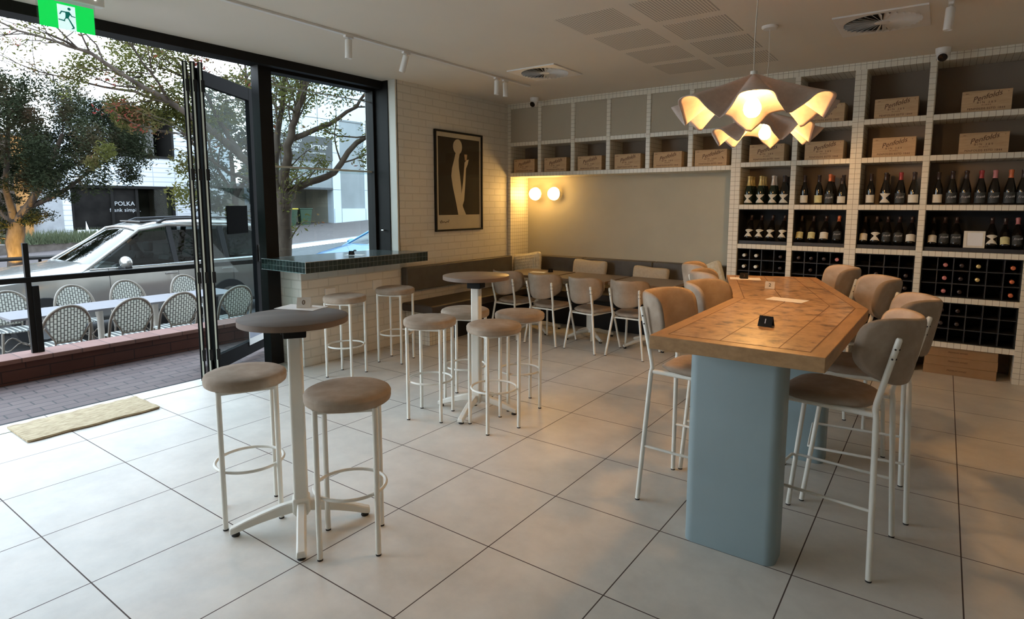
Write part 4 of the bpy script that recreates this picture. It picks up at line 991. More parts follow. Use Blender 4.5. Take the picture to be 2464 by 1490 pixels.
CH = [(4.254, 2.806, 83.3, 'bar chair nearest the viewer, right side of the wooden table, back turned to us'),
      (4.307, 3.394, 95.9, 'bar chair on the right of the wooden table, just behind the nearest one'),
      (4.105, 4.20, 109, 'second bar chair from the far end on the right of the wooden table'),
      (3.815, 4.80, 109, 'farthest bar chair on the right of the wooden table, at its angled end'),
      (3.639, 2.857, -92.7, 'nearest bar chair on the left of the wooden table'),
      (3.695, 3.36, -93, 'second bar chair on the left of the wooden table'),
      (3.49, 4.08, -71, 'third bar chair on the left, at the angled half of the wooden table'),
      (3.25, 4.58, -71, 'farthest bar chair on the left, at the angled half of the wooden table')]
bc = make_chair('bar_chair', 'bar chair', 0.735, 1.045, 0.835, 1.140, 0.235, 0.165, 0.170, 'suede', 'suede', bar=0.30)
bt = make_chair('bar_chair', 'bar chair', 0.735, 1.045, 0.835, 1.140, 0.235, 0.165, 0.170, 'suede', 'suede', bar=0.30)
GB = 'suede bar chairs along the bent wooden table'
first = {id(bc): True, id(bt): True}
for i, (x, y, r, lb) in enumerate(CH):
    src = bc if i < 4 else bt
    if first[id(src)]:
        src.location = (x, y, 0); src.rotation_euler = (0, 0, math.radians(r)); tag(src, lb, None, GB); first[id(src)] = False
    else: dup(src, (x, y, 0), math.radians(r), lb, GB)
dc = make_chair('dining_chair', 'chair', 0.445, 0.725, 0.545, 0.835, 0.2125, 0.15, 0.165, 'suede', 'suede')
GD = 'low suede dining chairs facing the niche bench'
for i, (x, y, r, lb) in enumerate([(0.46, 5.60, -4, 'leftmost low dining chair with its back to us, behind the round table'), (0.985, 5.57, 0, 'second low dining chair from the left, back to us'),
                                   (1.54, 5.566, -10, 'third low dining chair from the left, turned slightly'), (2.02, 5.585, 0, 'fourth low dining chair from the left, back to us'),
                                   (2.97, 5.58, 3, 'low dining chair farthest right, mostly hidden behind the wooden bar table')]):
    if i == 0: dc.location = (x, y, 0); dc.rotation_euler = (0, 0, math.radians(r)); tag(dc, lb, None, GD)
    else: dup(dc, (x, y, 0), math.radians(r), lb, GD)

# ================================================================== DINING TABLES
def dining_table(xc, label):
    t = thing('dining_table', label, 'dining table', (xc, 5.985, 0), 0, 'rectangular tables pushed together before the bench')
    b = MB(); b.box(-0.358, 0.358, -0.325, 0.325, 0.712, 0.742); b.build('tabletop', 'dining_top', t, bevel=0.002)
    b = MB(); b.box(-0.33, -0.03, -0.02, 0.02, 0.698, 0.7118); b.box(0.03, 0.33, -0.02, 0.02, 0.698, 0.7118); b.box(-0.06, 0.06, -0.06, 0.06, 0.685, 0.7118); b.build('bracket', 'black', t)
    b = MB(); b.box(-0.032, 0.032, -0.032, 0.032, 0.07, 0.69); b.build('column', 'white_metal', t, bevel=0.01, bseg=3)
    for k in range(4):
        M_ = Matrix.Rotation(PI / 4 + k * PI / 2 + 0.15, 4, 'Z'); b = MB()
        b.tube([(0.0, 0, 0.10), (0.12, 0, 0.085), (0.22, 0, 0.055), (0.31, 0, 0.028)], [0.026, 0.025, 0.022, 0.018], 8, M=M_); f = b.build('foot', 'white_metal', t, smooth=60)
        b = MB(); b.lathe([(0.016, 0), (0.018, 0.014)], 12, M_ @ Matrix.Translation((0.295, 0, 0))); b.build('glide', 'rubber', f)
for xc, lb in ((0.515, 'leftmost brown-topped table along the niche bench'), (1.265, 'middle brown-topped table along the niche bench'), (2.015, 'rightmost brown-topped table along the niche bench, partly behind the bar table')):
    dining_table(xc, lb)

# ================================================================== BENT COMMUNAL BAR TABLE
t = thing('communal_table', 'long bent wooden bar table with burl veneer top and blue pedestals', 'bar table', (3.9, 3.4, 0))
TP = [(3.615, 2.165), (4.308, 2.180), (4.330, 3.48), (3.845, 4.90), (3.225, 4.66), (3.612, 3.46)]
def inset(poly, d):
    n = len(poly); a = 0.5 * sum(poly[i][0] * poly[(i + 1) % n][1] - poly[(i + 1) % n][0] * poly[i][1] for i in range(n)); sgn = 1 if a > 0 else -1
    r = []
    for i in range(n):
        p0, p1, p2 = Vector(poly[i - 1]), Vector(poly[i]), Vector(poly[(i + 1) % n])
        e1 = (p1 - p0).normalized(); e2 = (p2 - p1).normalized()
        n1 = Vector((-e1.y, e1.x)) * sgn; n2 = Vector((-e2.y, e2.x)) * sgn
        m = (n1 + n2); m = m / (m.length_squared / 2) if m.length > 1e-6 else n1
        r.append(tuple(p1 + m * d))
    return r
T0 = Matrix.Translation((-3.9, -3.4, 0))
b = MB(); b.prism(TP, 0.968, 1.0285, T0); b.build('edge_frame', 'oak_edge', t, bevel=0.003)
b = MB(); b.prism(inset(TP, 0.062), 0.99, 1.0293, T0); b.build('top_veneer', 'burl', t)
i0 = inset(TP, 0.062); i1 = inset(TP, 0.066); b = MB()
for k in range(6):
    k2 = (k + 1) % 6; b.add([(*i0[k], 1.0294), (*i0[k2], 1.0294), (*i1[k2], 1.0294), (*i1[k], 1.0294), (*i0[k], 1.0297), (*i0[k2], 1.0297), (*i1[k2], 1.0297), (*i1[k], 1.0297)],
                            [(3, 2, 1, 0), (4, 5, 6, 7), (0, 1, 5, 4), (1, 2, 6, 5), (2, 3, 7, 6), (3, 0, 4, 7)], T0)
def seam(p, q, w_=0.002):
    p = Vector((*p, 0)); q = Vector((*q, 0)); d = (q - p).normalized(); m = Vector((-d.y, d.x, 0)) * w_
    b.add([p - m + Vector((0, 0, 1.0294)), q - m + Vector((0, 0, 1.0294)), q + m + Vector((0, 0, 1.0294)), p + m + Vector((0, 0, 1.0294)), p - m + Vector((0, 0, 1.0297)), q - m + Vector((0, 0, 1.0297)), q + m + Vector((0, 0, 1.0297)), p + m + Vector((0, 0, 1.0297))],
          [(3, 2, 1, 0), (4, 5, 6, 7), (0, 1, 5, 4), (1, 2, 6, 5), (2, 3, 7, 6), (3, 0, 4, 7)], T0)
seam((3.90, 2.23), (3.905, 3.47)); seam((4.13, 2.235), (4.14, 3.47)); seam((3.615, 3.46), (4.33, 3.48)); seam((3.905, 3.47), (3.50, 4.72)); seam((4.14, 3.47), (3.70, 4.80))
b.build('veneer_joint', 'groove', t)
def pedestal(x0, x1, y0, y1, name='pedestal'):
    r = 0.045; pts = []
    for cx, cy, a0 in ((x1 - r, y0 + r, -90), (x1 - r, y1 - r, 0), (x0 + r, y1 - r, 90), (x0 + r, y0 + r, 180)):
        for k in range(7): a = math.radians(a0 + 15 * k); pts.append((cx + r * math.cos(a), cy + r * math.sin(a)))
    b = MB(); b.prism(pts, 0, 0.968, T0); b.build(name, 'blue', t, smooth=40)
pedestal(3.715, 4.125, 2.40, 2.575); pedestal(3.715, 4.125, 3.70, 3.875)

# ================================================================== PENDANTS
def pendant(x, y, zt, R_, seed, label, n=7, ph=0.0):
    t = thing('pendant_lamp', label, 'pendant lamp', (x, y, H), 0, 'lit wavy felt pendants over the bar table')
    z0 = zt - H
    b = MB(); b.lathe([(0.06, 0), (0.06, -0.012), (0.05, -0.022), (0.001, -0.024)], 28, cap=False); b.build('ceiling_rose', 'white_plastic', t, smooth=40)
    b = MB(); b.tube([(0, 0, -0.02), (0.004, 0.002, z0 * 0.4), (-0.003, 0, z0 * 0.75), (0, 0, z0 + 0.01)], 0.003, 6); b.build('cord', 'cord', t, smooth=60)
    rnd = random.Random(seed); amps = [1.0 + rnd.uniform(-0.15, 0.2) for _ in range(n)]
    na, nr = 20 * n, 22
    def fn(u, v):
        a = 2 * PI * u; r = 0.012 + (1 - 0.012) * v
        w_ = n * a + ph
        lob = 2 * abs(math.cos(w_ / 2)) ** 0.85 - 1; am = amps[int(((w_ + PI) / (2 * PI)) % n)]
        k = r ** 1.15
        aa = a + 0.30 / n * math.sin(2 * w_) * k            # lobes belly out over the valleys
        zz = -0.208 * r + 0.062 * am * lob * k
        rr = R_ * r * (0.94 + 0.11 * lob * k)
        return (rr * math.cos(aa), rr * math.sin(aa), z0 + zz)
    b = MB(); b.grid(na, nr, fn, wrap=True); b.build('shade', 'felt', t, smooth=180, solid=0.004)
    b = MB(); b.tube([(0, 0, z0 + 0.01), (0, 0, z0 - 0.09)], 0.018, 14)
    for k in range(3):
        a = 2 * PI * k / 3 + 0.4; b.tube([(0, 0, z0 - 0.085), (0.10 * math.cos(a), 0.10 * math.sin(a), z0 - 0.085)], 0.003, 6)
    b.build('lamp_holder', 'white_metal', t, smooth=40)
    b = MB(); b.lathe([(0.001, -0.225), (0.02, -0.222), (0.036, -0.208), (0.044, -0.185), (0.042, -0.163), (0.03, -0.140), (0.016, -0.122), (0.014, -0.088)], 24, Matrix.Translation((0, 0, z0)), cap=False); b.build('bulb', 'bulb', t, smooth=180)
pendant(3.775, 3.06, 2.275, 0.40, 3, 'nearer and larger-looking wavy felt pendant glowing over the bar table', ph=-3.6)
pendant(3.435, 4.785, 2.33, 0.40, 8, 'farther wavy felt pendant glowing over the angled end of the bar table', ph=-2.3)

# ================================================================== FOLDING DOORS
def door_leaf(name, label, p0, p1, z0=0.02, z1=2.80, st=0.085, th=0.045, glass='glass_smoke', top=0.11, bot=0.14, extras=False):
    p0 = Vector((*p0, 0)); p1 = Vector((*p1, 0)); L_ = (p1 - p0).length; a = math.atan2(p1.y - p0.y, p1.x - p0.x)
    t = thing(name, label, 'door', p0, a)
    h2 = th / 2
    b = MB(); b.box(0, st, -h2, h2, z0, z1); b.box(L_ - st, L_, -h2, h2, z0, z1); b.box(st, L_ - st, -h2, h2, z0, z0 + bot); b.box(st, L_ - st, -h2, h2, z1 - top, z1)
    b.build('frame', 'door_frame', t, bevel=0.003)
    b = MB(); b.box(st, L_ - st, -0.003, 0.003, z0 + bot, z1 - top); b.build('pane', glass, t)
    b = MB()
    for x in (-0.001, L_ + 0.001): b.box(x - 0.004, x + 0.004, -0.007, 0.007, z0 + 0.01, z1 - 0.01)
    b.build('edge_seal', 'alu', t)
    return t, L_
# stack of folded leaves seen almost edge-on, standing outwards from the track
for i in range(3):
    sx_, sy_ = -0.665 + 0.026 * i, 2.335 + 0.052 * i
    t, L_ = door_leaf('folding_door', 'folded black glazed door leaf, %s of the stack beside the doorway' % ['nearest', 'middle', 'rearmost'][i], (sx_, sy_), (sx_ - 0.80 * 0.897, sy_ + 0.80 * 0.443), th=0.04)
    b = MB()
    for z in (0.25, 0.95, 1.85, 2.6): b.box(-0.012, 0.012, -0.03, 0.0, z - 0.05, z + 0.05)
    b.build('hinge', 'black', t, bevel=0.004)
t, L_ = door_leaf('glazed_door', 'open black-framed glass door leaf with black square sign and lever handle', (-0.86, 2.50), (-1.42, 3.38), st=0.10, top=0.13)
b = MB(); b.box(L_ - 0.055, L_ - 0.015, -0.035, -0.023, 0.98, 1.16); b.tube([(L_ - 0.035, -0.035, 1.10), (L_ - 0.035, -0.075, 1.10), (L_ - 0.055, -0.08, 1.09), (L_ - 0.075, -0.08, 0.98), (L_ - 0.06, -0.08, 0.88)], 0.011, 8)
b.build('handle', 'chrome', t, smooth=40)
b = MB(); b.box(L_ * 0.40, L_ * 0.40 + 0.40, -0.012, -0.0035, 1.30, 1.58); b.build('black_square_sign', 'matt_black', t)
b = MB(); b.box(L_ * 0.66, L_ - 0.02, -0.031, -0.0295, 0.12, 0.42); s_ = b.build('notice', 'paper', t)
b = MB(); b.box(L_ * 0.675, L_ - 0.03, -0.0318, -0.0312, 0.19, 0.40); b.build('blue_grey_field', basic('blue_grey_print', (0.30, 0.33, 0.42), 0.6, var=0.05), s_)
Mn = Matrix.Translation((L_ * 0.81, -0.0322, 0.305)) @ rot_to((1, 0, 0), (0, 0, 1), (0, -1, 0))
b = MB(); b.lathe([(0.034, 0.0), (0.034, 0.0008)], 28, Mn); b.build('round_symbol', 'paper', s_)
b = MB(); b.box(-0.027, 0.027, -0.0035, 0.0035, 0.0009, 0.0016, Mn @ Matrix.Rotation(PI / 4, 4, 'Z')); b.box(-0.014, 0.014, -0.009, 0.009, 0.0009, 0.0014, Mn @ Matrix.Rotation(PI * 0.62, 4, 'Z')); b.build('symbol_bar', 'label_g', s_)
# ================================================================== OUTSIDE
GT = -0.38     # terrace level beyond the low wall
b = MB(); b.box(-2.10, -0.812, -4.5, 12, -0.16, -0.025); tag(b.build('entry_paving', 'paver'), 'dark red-brown clay paving strip outside the open doorway', 'paving', kind='structure')
b = MB(); b.box(-2.36, -2.085, -4.5, 12, -0.6, 0.165); o = b.build('low_brick_wall', 'red_brick'); tag(o, 'low dark red brick wall between the entry paving and the terrace', 'wall', kind='structure')
b = MB(); b.box(-2.385, -2.062, -4.5, 12, 0.165, 0.208); o = b.build('wall_coping', 'coping', bevel=0.006); tag(o, 'pinkish brick coping on top of the low brick wall', 'wall coping', kind='structure')
b = MB(); b.box(-5.3, -2.36, -4.5, 60, -0.7, GT); tag(b.build('terrace', 'paver'), 'paved terrace with bistro furniture', 'paving', kind='structure')
# street rises gently to the right
b = MB(); b.grid(14, 30, lambda u, v: (-5.3 - 10.2 * u, -20 + 100 * v, -0.60 + max(0, (-20 + 100 * v) - 4) * 0.055))
tag(b.build('street', 'asphalt', smooth=180), 'grey asphalt street rising to the right', 'street', kind='structure')
b = MB(); b.grid(3, 30, lambda u, v: (-15.5 - 0.35 * u, -20 + 100 * v, -0.47 + max(0, (-20 + 100 * v) - 4) * 0.055)); tag(b.build('kerb', 'concrete'), 'pale kerb on the far side of the street', 'kerb', kind='structure')
b = MB(); b.grid(6, 30, lambda u, v: (-15.85 - 14 * u, -20 + 100 * v, -0.47 + max(0, (-20 + 100 * v) - 4) * 0.055 + 0.35 * u)); tag(b.build('far_footpath', 'foot_paver'), 'pink-grey paved footpath across the street', 'footpath', kind='structure')

# the rest of this building's street front, above and beside the bar
b = MB(); b.box(-0.90, -0.70, -14, 24, H + 0.15, 9.0); b.box(-0.90, -0.70, 7.2, 24, -0.1, H + 0.15); b.box(-0.90, -0.70, -14, -4.2, -0.1, H + 0.15)
o = b.build('trim_20', basic('facade_brick_paint', (0.16, 0.14, 0.12), 0.85, var=0.1)); struct(o)
# railing on the low wall
t = thing('steel_railing', 'black steel railing with one thick post on the low brick wall', 'railing', (-2.22, 1.56, 0.208))
b = MB(); b.box(-0.028, 0.028, -4.0, 3.6, 0.665, 0.715); b.build('handrail', 'black', t, bevel=0.004)
b = MB(); b.box(-0.02, 0.02, -0.03, 0.01, 0.0, 1.03); b.build('post', 'black', t)
b = MB(); b.box(-0.03, 0.03, 0.012, 0.062, 0.0, 0.63); b.build('post_stub', 'black', t, bevel=0.003)
b = MB(); b.box(-0.02, 0.02, 3.2, 3.24, 0.0, 0.665); b.build('post', 'black', t)

# ---- bistro chairs
def make_bistro():
    t = bpy.data.objects.new('bistro_chair', None); col.objects.link(t); t['category'] = 'chair'
    b = MB()
    def so(a):
        c, s = math.cos(a), math.sin(a); n = 3.0; r = (abs(c) ** n + abs(s) ** n) ** (-1 / n); return 0.21 * r * c, 0.21 * r * s
    pillow(b, so, 0.03, 36, 6, 7.0, M=Matrix.Translation((0, 0, 0.455))); b.build('seat', 'weave', t, smooth=180)
    hw = 0.225
    def arch(k, w_, y0, zb, zt):
        p = []
        for i in range(25):
            a = PI * i / 24; x = w_ * math.cos(a); z = zb + (zt - zb) * math.sin(a) ** 0.75; p.append((x, y0 - 0.10 * (z - zb) / (zt - zb) + 0.05 * (abs(x) / w_) ** 2, z))
        return p
    b = MB(); b.tube([(hw, -0.05, 0.30)] + arch(0, hw, -0.18, 0.55, 0.90) + [(-hw, -0.05, 0.30)], 0.0165, 8); b.build('back_hoop', 'cane', t, smooth=60)
    b = MB()
    def bk(u, v):      # woven fan, narrow at the seat
        z = 0.50 + 0.38 * v; wv = 0.115 + 0.10 * min(1, v * 1.35); lim = math.sqrt(max(0, 1 - max(0, (z - 0.66) / 0.235) ** 2)); w_ = min(wv, hw * lim)
        x = (u - 0.5) * 2 * w_; return (x, -0.185 - 0.085 * v + 0.045 * (x / hw) ** 2, z)
    b.grid(15, 14, bk); b.build('woven_back', 'weave', t, smooth=180, solid=0.008)
    b = MB(); b.tube([(-0.115, -0.185, 0.44), (-0.12, -0.187, 0.52), (-0.21, -0.215, 0.68)], 0.009, 6); b.tube([(0.115, -0.185, 0.44), (0.12, -0.187, 0.52), (0.21, -0.215, 0.68)], 0.009, 6); b.tube([(-0.12, -0.187, 0.50), (0.12, -0.187, 0.50)], 0.009, 6); b.build('back_frame', 'cane', t, smooth=60)
    for sx_ in (-1, 1):
        for sy_ in (-1, 1):
            b = MB(); b.tube([(sx_ * 0.165, sy_ * 0.165, 0.45), (sx_ * 0.20, sy_ * 0.20, 0.0)], 0.014, 8); b.build('leg', 'cane', t, smooth=60)
    b = MB(); b.tube([(0.185 * math.cos(a), 0.185 * math.sin(a), 0.27 + 0.05 * math.cos(4 * a)) for a in [2 * PI * k / 32 for k in range(32)]], 0.008, 6, closed=True); b.build('stretcher_hoop', 'cane', t, smooth=60)
    return t
bis = make_bistro(); GC = 'woven white bistro chairs on the terrace'
BP = [(-3.13, 2.045, PI / 2, 'nearest-left woven bistro chair with its back to the low wall, right of the railing post'), (-3.13, 2.685, PI / 2, 'middle woven bistro chair with its back to the low wall'),
      (-3.13, 3.22, PI / 2, 'woven bistro chair with its back to the low wall, nearest the folded doors'), (-3.13, 3.95, PI / 2, 'woven bistro chair seen through the glazed door'),
      (-4.45, 1.98, -PI / 2, 'far-side woven bistro chair behind the railing post, facing us'), (-4.45, 2.66, -PI / 2, 'far-side woven bistro chair facing us, second along the long table'),
      (-4.45, 3.30, -PI / 2, 'far-side woven bistro chair facing us, third along the long table'), (-4.45, 4.10, -PI / 2, 'far-side woven bistro chair facing us, just visible left of the folded doors')]
for i, (x, y, r, lb) in enumerate(BP):
    rz = r + PI if False else r
    if i == 0: bis.location = (x, y, GT); bis.rotation_euler = (0, 0, rz); tag(bis, lb, None, GC)
    else: dup(bis, (x, y, GT), rz, lb, GC)
# terrace tables
for i, (y0, y1) in enumerate([(1.70, 2.33), (2.34, 2.97), (2.98, 3.62), (3.63, 4.3)]):
    t = thing('terrace_table', 'pale grey terrace table, %s in the row of four' % ['leftmost', 'second', 'third', 'rightmost'][i], 'table', (-3.80, (y0 + y1) / 2, GT), 0, 'pale grey terrace tables in a row')
    h2 = (y1 - y0) / 2; b = MB(); b.box(-0.33, 0.33, -h2, h2, 0.705, 0.73); b.build('tabletop', 'terrace_top', t)
    b = MB(); b.tube([(0, 0, 0.02), (0, 0, 0.70)], 0.035, 12); b.box(-0.25, 0.25, -0.03, 0.03, 0.0, 0.03); b.box(-0.03, 0.03, -0.25, 0.25, 0.0, 0.03); b.build('base', 'white_metal', t)

# ---- cars
def car(name, label, x, y, z, paint, suv=True, flip=False):
    """nose towards -y; width along x"""
    t = thing(name, label, 'car', (x, y, z), 0)
    if suv: L_, W, S = 4.95, 0.99, [
        # y, zbot, zshoulder, zbelt, ztop, half width top
        (0.00, 0.45, 0.62, 0.78, 0.88, 0.70), (0.10, 0.34, 0.70, 0.90, 1.04, 0.74), (0.45, 0.30, 0.86, 1.02, 1.12, 0.76), (1.0, 0.30, 0.92, 1.07, 1.165, 0.78), (1.42, 0.30, 0.95, 1.11, 1.205, 0.80),
        (1.60, 0.30, 0.95, 1.14, 1.245, 0.80), (2.42, 0.30, 0.96, 1.16, 1.80, 0.64), (2.75, 0.30, 0.96, 1.17, 1.885, 0.66), (3.4, 0.30, 0.97, 1.18, 1.905, 0.67), (4.3, 0.30, 0.97, 1.19, 1.88, 0.66), (4.72, 0.32, 0.97, 1.19, 1.80, 0.64), (4.90, 0.36, 0.95, 1.18, 1.25, 0.70), (4.95, 0.42, 0.9, 1.1, 1.15, 0.70)]
    else: L_, W, S = 4.4, 0.90, [
        (0.00, 0.40, 0.50, 0.58, 0.64, 0.60), (0.12, 0.24, 0.58, 0.70, 0.76, 0.66), (0.5, 0.20, 0.66, 0.80, 0.86, 0.68), (1.05, 0.20, 0.72, 0.88, 0.96, 0.70), (1.20, 0.20, 0.72, 0.90, 1.00, 0.70),
        (2.05, 0.20, 0.74, 0.92, 1.42, 0.55), (2.5, 0.20, 0.74, 0.93, 1.46, 0.56), (3.2, 0.20, 0.76, 0.95, 1.42, 0.54), (3.8, 0.22, 0.78, 0.98, 1.15, 0.58), (4.3, 0.25, 0.78, 0.95, 1.00, 0.62), (4.4, 0.4, 0.7, 0.85, 0.9, 0.62)]
    ic = 5 if suv else 4; ir = 6 if suv else 5; ie = 10 if suv else 7
    def sec(k, cabin):
        y_, zb, zs_, zl, zt, wt = S[k]
        ws = W * (0.86 + 0.14 * min(1, k / 2.0)) * (0.9 if k >= len(S) - 1 else 1)
        low = [(0, zb), (ws * 0.88, zb), (ws * 0.97, zb + 0.10), (ws, (zb + zs_) / 2), (ws * 0.995, zs_), (ws * 0.955, zl)]
        if cabin: return low, [(ws * 0.955, zl), (wt + (ws * 0.955 - wt) * 0.18, zt - 0.09), (wt * 0.93, zt - 0.02), (0, zt)]
        return low + [(wt, zt - 0.03), (wt * 0.6, zt - 0.004), (0, zt)], None
    b = MB()
    # lower body as a closed loft along the length
    secs = []
    for k in range(len(S)):
        y_, zb, zs_, zl, zt, wt = S[k]
        ws = W * (0.80 + 0.20 * min(1, k / 2.0)) * (0.93 if k >= len(S) - 1 else 1)
        if ir <= k <= ie: zc_ = zl + 0.015; ww = ws * 0.80
        else: zc_ = zt; ww = wt
        half = [(ws * 0.86, zb), (ws * 0.96, zb + 0.08), (ws, zb + (zs_ - zb) * 0.5), (ws * 1.0, zs_), (ws * 0.96, zl), (ww, zc_ - 0.02), (ww * 0.55, zc_ - 0.002)]
        secs.append([(-p[0], y_, p[1]) for p in half] + [(0, y_, zc_)] + [(p[0], y_, p[1]) for p in half[::-1]])
    m = len(secs[0]); vs = [p for s_ in secs for p in s_]; fs = []
    for k in range(len(secs) - 1):
        for i in range(m): fs.append((k * m + i, k * m + (i + 1) % m, (k + 1) * m + (i + 1) % m, (k + 1) * m + i))
    fs += [tuple(range(m)), tuple(range((len(secs) - 1) * m, len(secs) * m))[::-1]]
    b.add(vs, fs); b.build('body', paint, t, smooth=35, bevel=0.015)
    # roof and pillars
    yr0, yr1 = S[ir][0], S[ie][0]; zr = S[ir + 1][4]
    b = MB()
    rp_ = [(S[k][0], S[k][4], S[k][5]) for k in range(ir, ie + 1)]
    def roof(u, v):
        f = v * (len(rp_) - 1); k = min(int(f), len(rp_) - 2); f -= k
        y_, zt, wt = [a + (c - a) * f for a, c in zip(rp_[k], rp_[k + 1])]
        s_ = (u - 0.5) * 2; return (s_ * wt * 1.03, y_, zt - 0.05 * abs(s_) ** 3 - 0.01)
    b.grid(11, 16, roof); b.build('roof', paint, t, smooth=60, solid=0.035)
    b = MB(); yc, zc_ = S[ic][0], S[ic][3]; zl = S[ir][3]
    ysr, yer = S[ir], S[ie]
    for s_ in (-1, 1):
        b.tube([(s_ * W * 0.93, yc - 0.10, zc_ - 0.03), (s_ * (ysr[5] + 0.10), (yc + ysr[0]) / 2 + 0.10, (zc_ + ysr[4]) / 2 + 0.03), (s_ * (ysr[5] + 0.03), ysr[0] + 0.04, ysr[4] - 0.05), (s_ * (ysr[5] + 0.04), ysr[0] + 0.5, S[ir + 1][4] - 0.055), (s_ * (yer[5] + 0.04), yer[0], yer[4] - 0.05)], 0.032, 8)
        b.tube([(s_ * (yer[5] + 0.03), yer[0], yer[4] - 0.06), (s_ * W * 0.92, S[-2][0], S[-2][3])], 0.05, 8)
    b.build('pillar', paint, t, smooth=60)
    # door pillars (black)
    pil = [(2.90, 2.98), (3.82, 3.92)] if suv else [(2.35, 2.43)]
    for s_ in (-1, 1):
        for (q0, q1) in pil:
            b = MB()
            xb, xt = s_ * W * 0.945, s_ * (S[ir + 1][5] + 0.035)
            zb_, zt_ = zl - 0.01, zr - 0.06
            b.add([(xb, q0, zb_), (xb, q1, zb_), (xt, q1, zt_), (xt, q0, zt_), (xb - s_ * 0.03, q0, zb_), (xb - s_ * 0.03, q1, zb_), (xt - s_ * 0.03, q1, zt_), (xt - s_ * 0.03, q0, zt_)],
                  [(0, 1, 2, 3), (7, 6, 5, 4), (0, 4, 5, 1), (1, 5, 6, 2), (2, 6, 7, 3), (3, 7, 4, 0)])
            b.build('door_pillar', 'car_trim', t)
    # glazing
    b = MB()
    def ws_(u, v):
        s_ = (u - 0.5) * 2; w0, w1 = W * 0.88, ysr[5] * 1.02
        w_ = w0 + (w1 - w0) * v; bow = 0.13 * s_ * s_ * (1 - 0.4 * v)
        return (s_ * w_, yc - 0.14 + bow + (ysr[0] - yc + 0.14) * v, zc_ + 0.02 + (ysr[4] - 0.03 - zc_ - 0.02) * v)
    b.grid(13, 8, ws_); b.build('windscreen', 'glass_car', t, smooth=60)
    for s_ in (-1, 1):
        b = MB(); xb, xt = s_ * W * 0.94, s_ * (S[ir + 1][5] + 0.032)
        b.add([(xb, yc + 0.08, zl), (xb, S[-2][0] - 0.15, zl), (xt, yer[0] - 0.05, yer[4] - 0.07), (xt, ysr[0] + 0.10, ysr[4] - 0.07)], [(0, 1, 2, 3)]); b.build('side_glass', 'glass_car', t)
    b = MB(); b.add([(-W * 0.9, S[-2][0], S[-2][3]), (W * 0.9, S[-2][0], S[-2][3]), (yer[5], yer[0] + 0.01, yer[4] - 0.05), (-yer[5], yer[0] + 0.01, yer[4] - 0.05)], [(0, 1, 2, 3)]); b.build('rear_glass', 'glass_car', t)
    # cabin lining so the inside is not hollow
    # trim: belt line, sills, door seams
    for s_ in (-1, 1):
        xs_ = s_ * (W * 0.958); b = MB()
        b.tube([(xs_, yc + 0.0, zl - 0.005), (xs_, S[-2][0] - 0.1, zl + 0.005)], 0.010, 6)
        b.build('belt_trim', 'chrome' if suv else 'car_trim', t, smooth=60)
    b = MB(); b.box(-W * 0.86, W * 0.86, yc - 0.02, S[-2][0] - 0.12, zl + 0.012, zl + 0.035); b.build('cabin_lining', 'void', t)
    b = MB()
    for s_ in (-1, 1):
        for q in ([1.86, 2.94, 3.95] if suv else [1.35, 2.4, 3.3]):
            b.tube([(s_ * W * 0.962, q, zl - 0.02), (s_ * W * 1.002, q, S[4][2]), (s_ * W * 1.001, q, S[4][2] - 0.3), (s_ * W * 0.985, q + 0.02, 0.42)], 0.004, 5)
    b.build('door_seam', 'car_trim', t)
    b = MB()
    for s_ in (-1, 1):
        for q in ([2.72, 3.72] if suv else [2.2, 3.1]): b.box(min(s_ * W * 1.0, s_ * (W + 0.03)), max(s_ * W * 1.0, s_ * (W + 0.03)), q, q + 0.20, S[4][2] + 0.03, S[4][2] + 0.06)
    b.build('door_handle', paint, t, bevel=0.01)
    for s_ in (-1, 1):
        for q in ([0.95, 3.85] if suv else [0.85, 3.4]):
            Mw = Matrix.Translation((s_ * (W - 0.12), q, 0.40 if suv else 0.32)) @ Matrix.Rotation(PI / 2, 4, 'Y')
            R_ = 0.40 if suv else 0.32
            b = MB(); b.lathe([(R_ * 0.6, -0.13), (R_ * 0.95, -0.13), (R_, -0.10), (R_, 0.10), (R_ * 0.95, 0.135), (R_ * 0.6, 0.135)], 28, Mw); wl = b.build('wheel', 'tyre', t, smooth=40)
            b = MB(); b.lathe([(R_ * 0.62, s_ * 0.1365), (0.001, s_ * 0.145)], 20, Mw, cap=False); b.build('rim', 'chrome', wl, smooth=40)
        b = MB(); mz = zl + 0.02 if suv else zl + 0.0; my = yc + 0.45
        b.sphere((s_ * (W + 0.15), my, mz + 0.07), 0.14, 18, 12, sc_=(1.15, 0.6, 0.72)); mr = b.build('mirror_cap', paint, t, smooth=180)
        b = MB(); b.box(min(s_ * (W - 0.06), s_ * (W + 0.12)), max(s_ * (W - 0.06), s_ * (W + 0.12)), my - 0.04, my + 0.05, mz - 0.06, mz - 0.0); b.box(min(s_ * (W + 0.05), s_ * (W + 0.24)), max(s_ * (W + 0.05), s_ * (W + 0.24)), my - 0.05, my + 0.06, mz - 0.035, mz + 0.01); b.build('mirror_base', 'car_trim', mr, bevel=0.01)
        b = MB(); zh = 0.86 if suv else 0.62
        b.add([(s_ * W * 0.50, 0.015, zh - 0.06), (s_ * W * 0.80, 0.03, zh - 0.07), (s_ * W * 0.965, 0.40, zh - 0.05), (s_ * W * 0.97, 0.62, zh + 0.03), (s_ * W * 0.93, 0.42, zh + 0.09), (s_ * W * 0.74, 0.09, zh + 0.06), (s_ * W * 0.5, 0.06, zh + 0.05)], [(0, 1, 2, 3, 4, 5, 6)])
        for p in b.v: p.x += s_ * 0.03; p.y -= 0.05
        b.build('headlamp', 'lamp_lens', t, solid=0.03)
    b = MB(); 
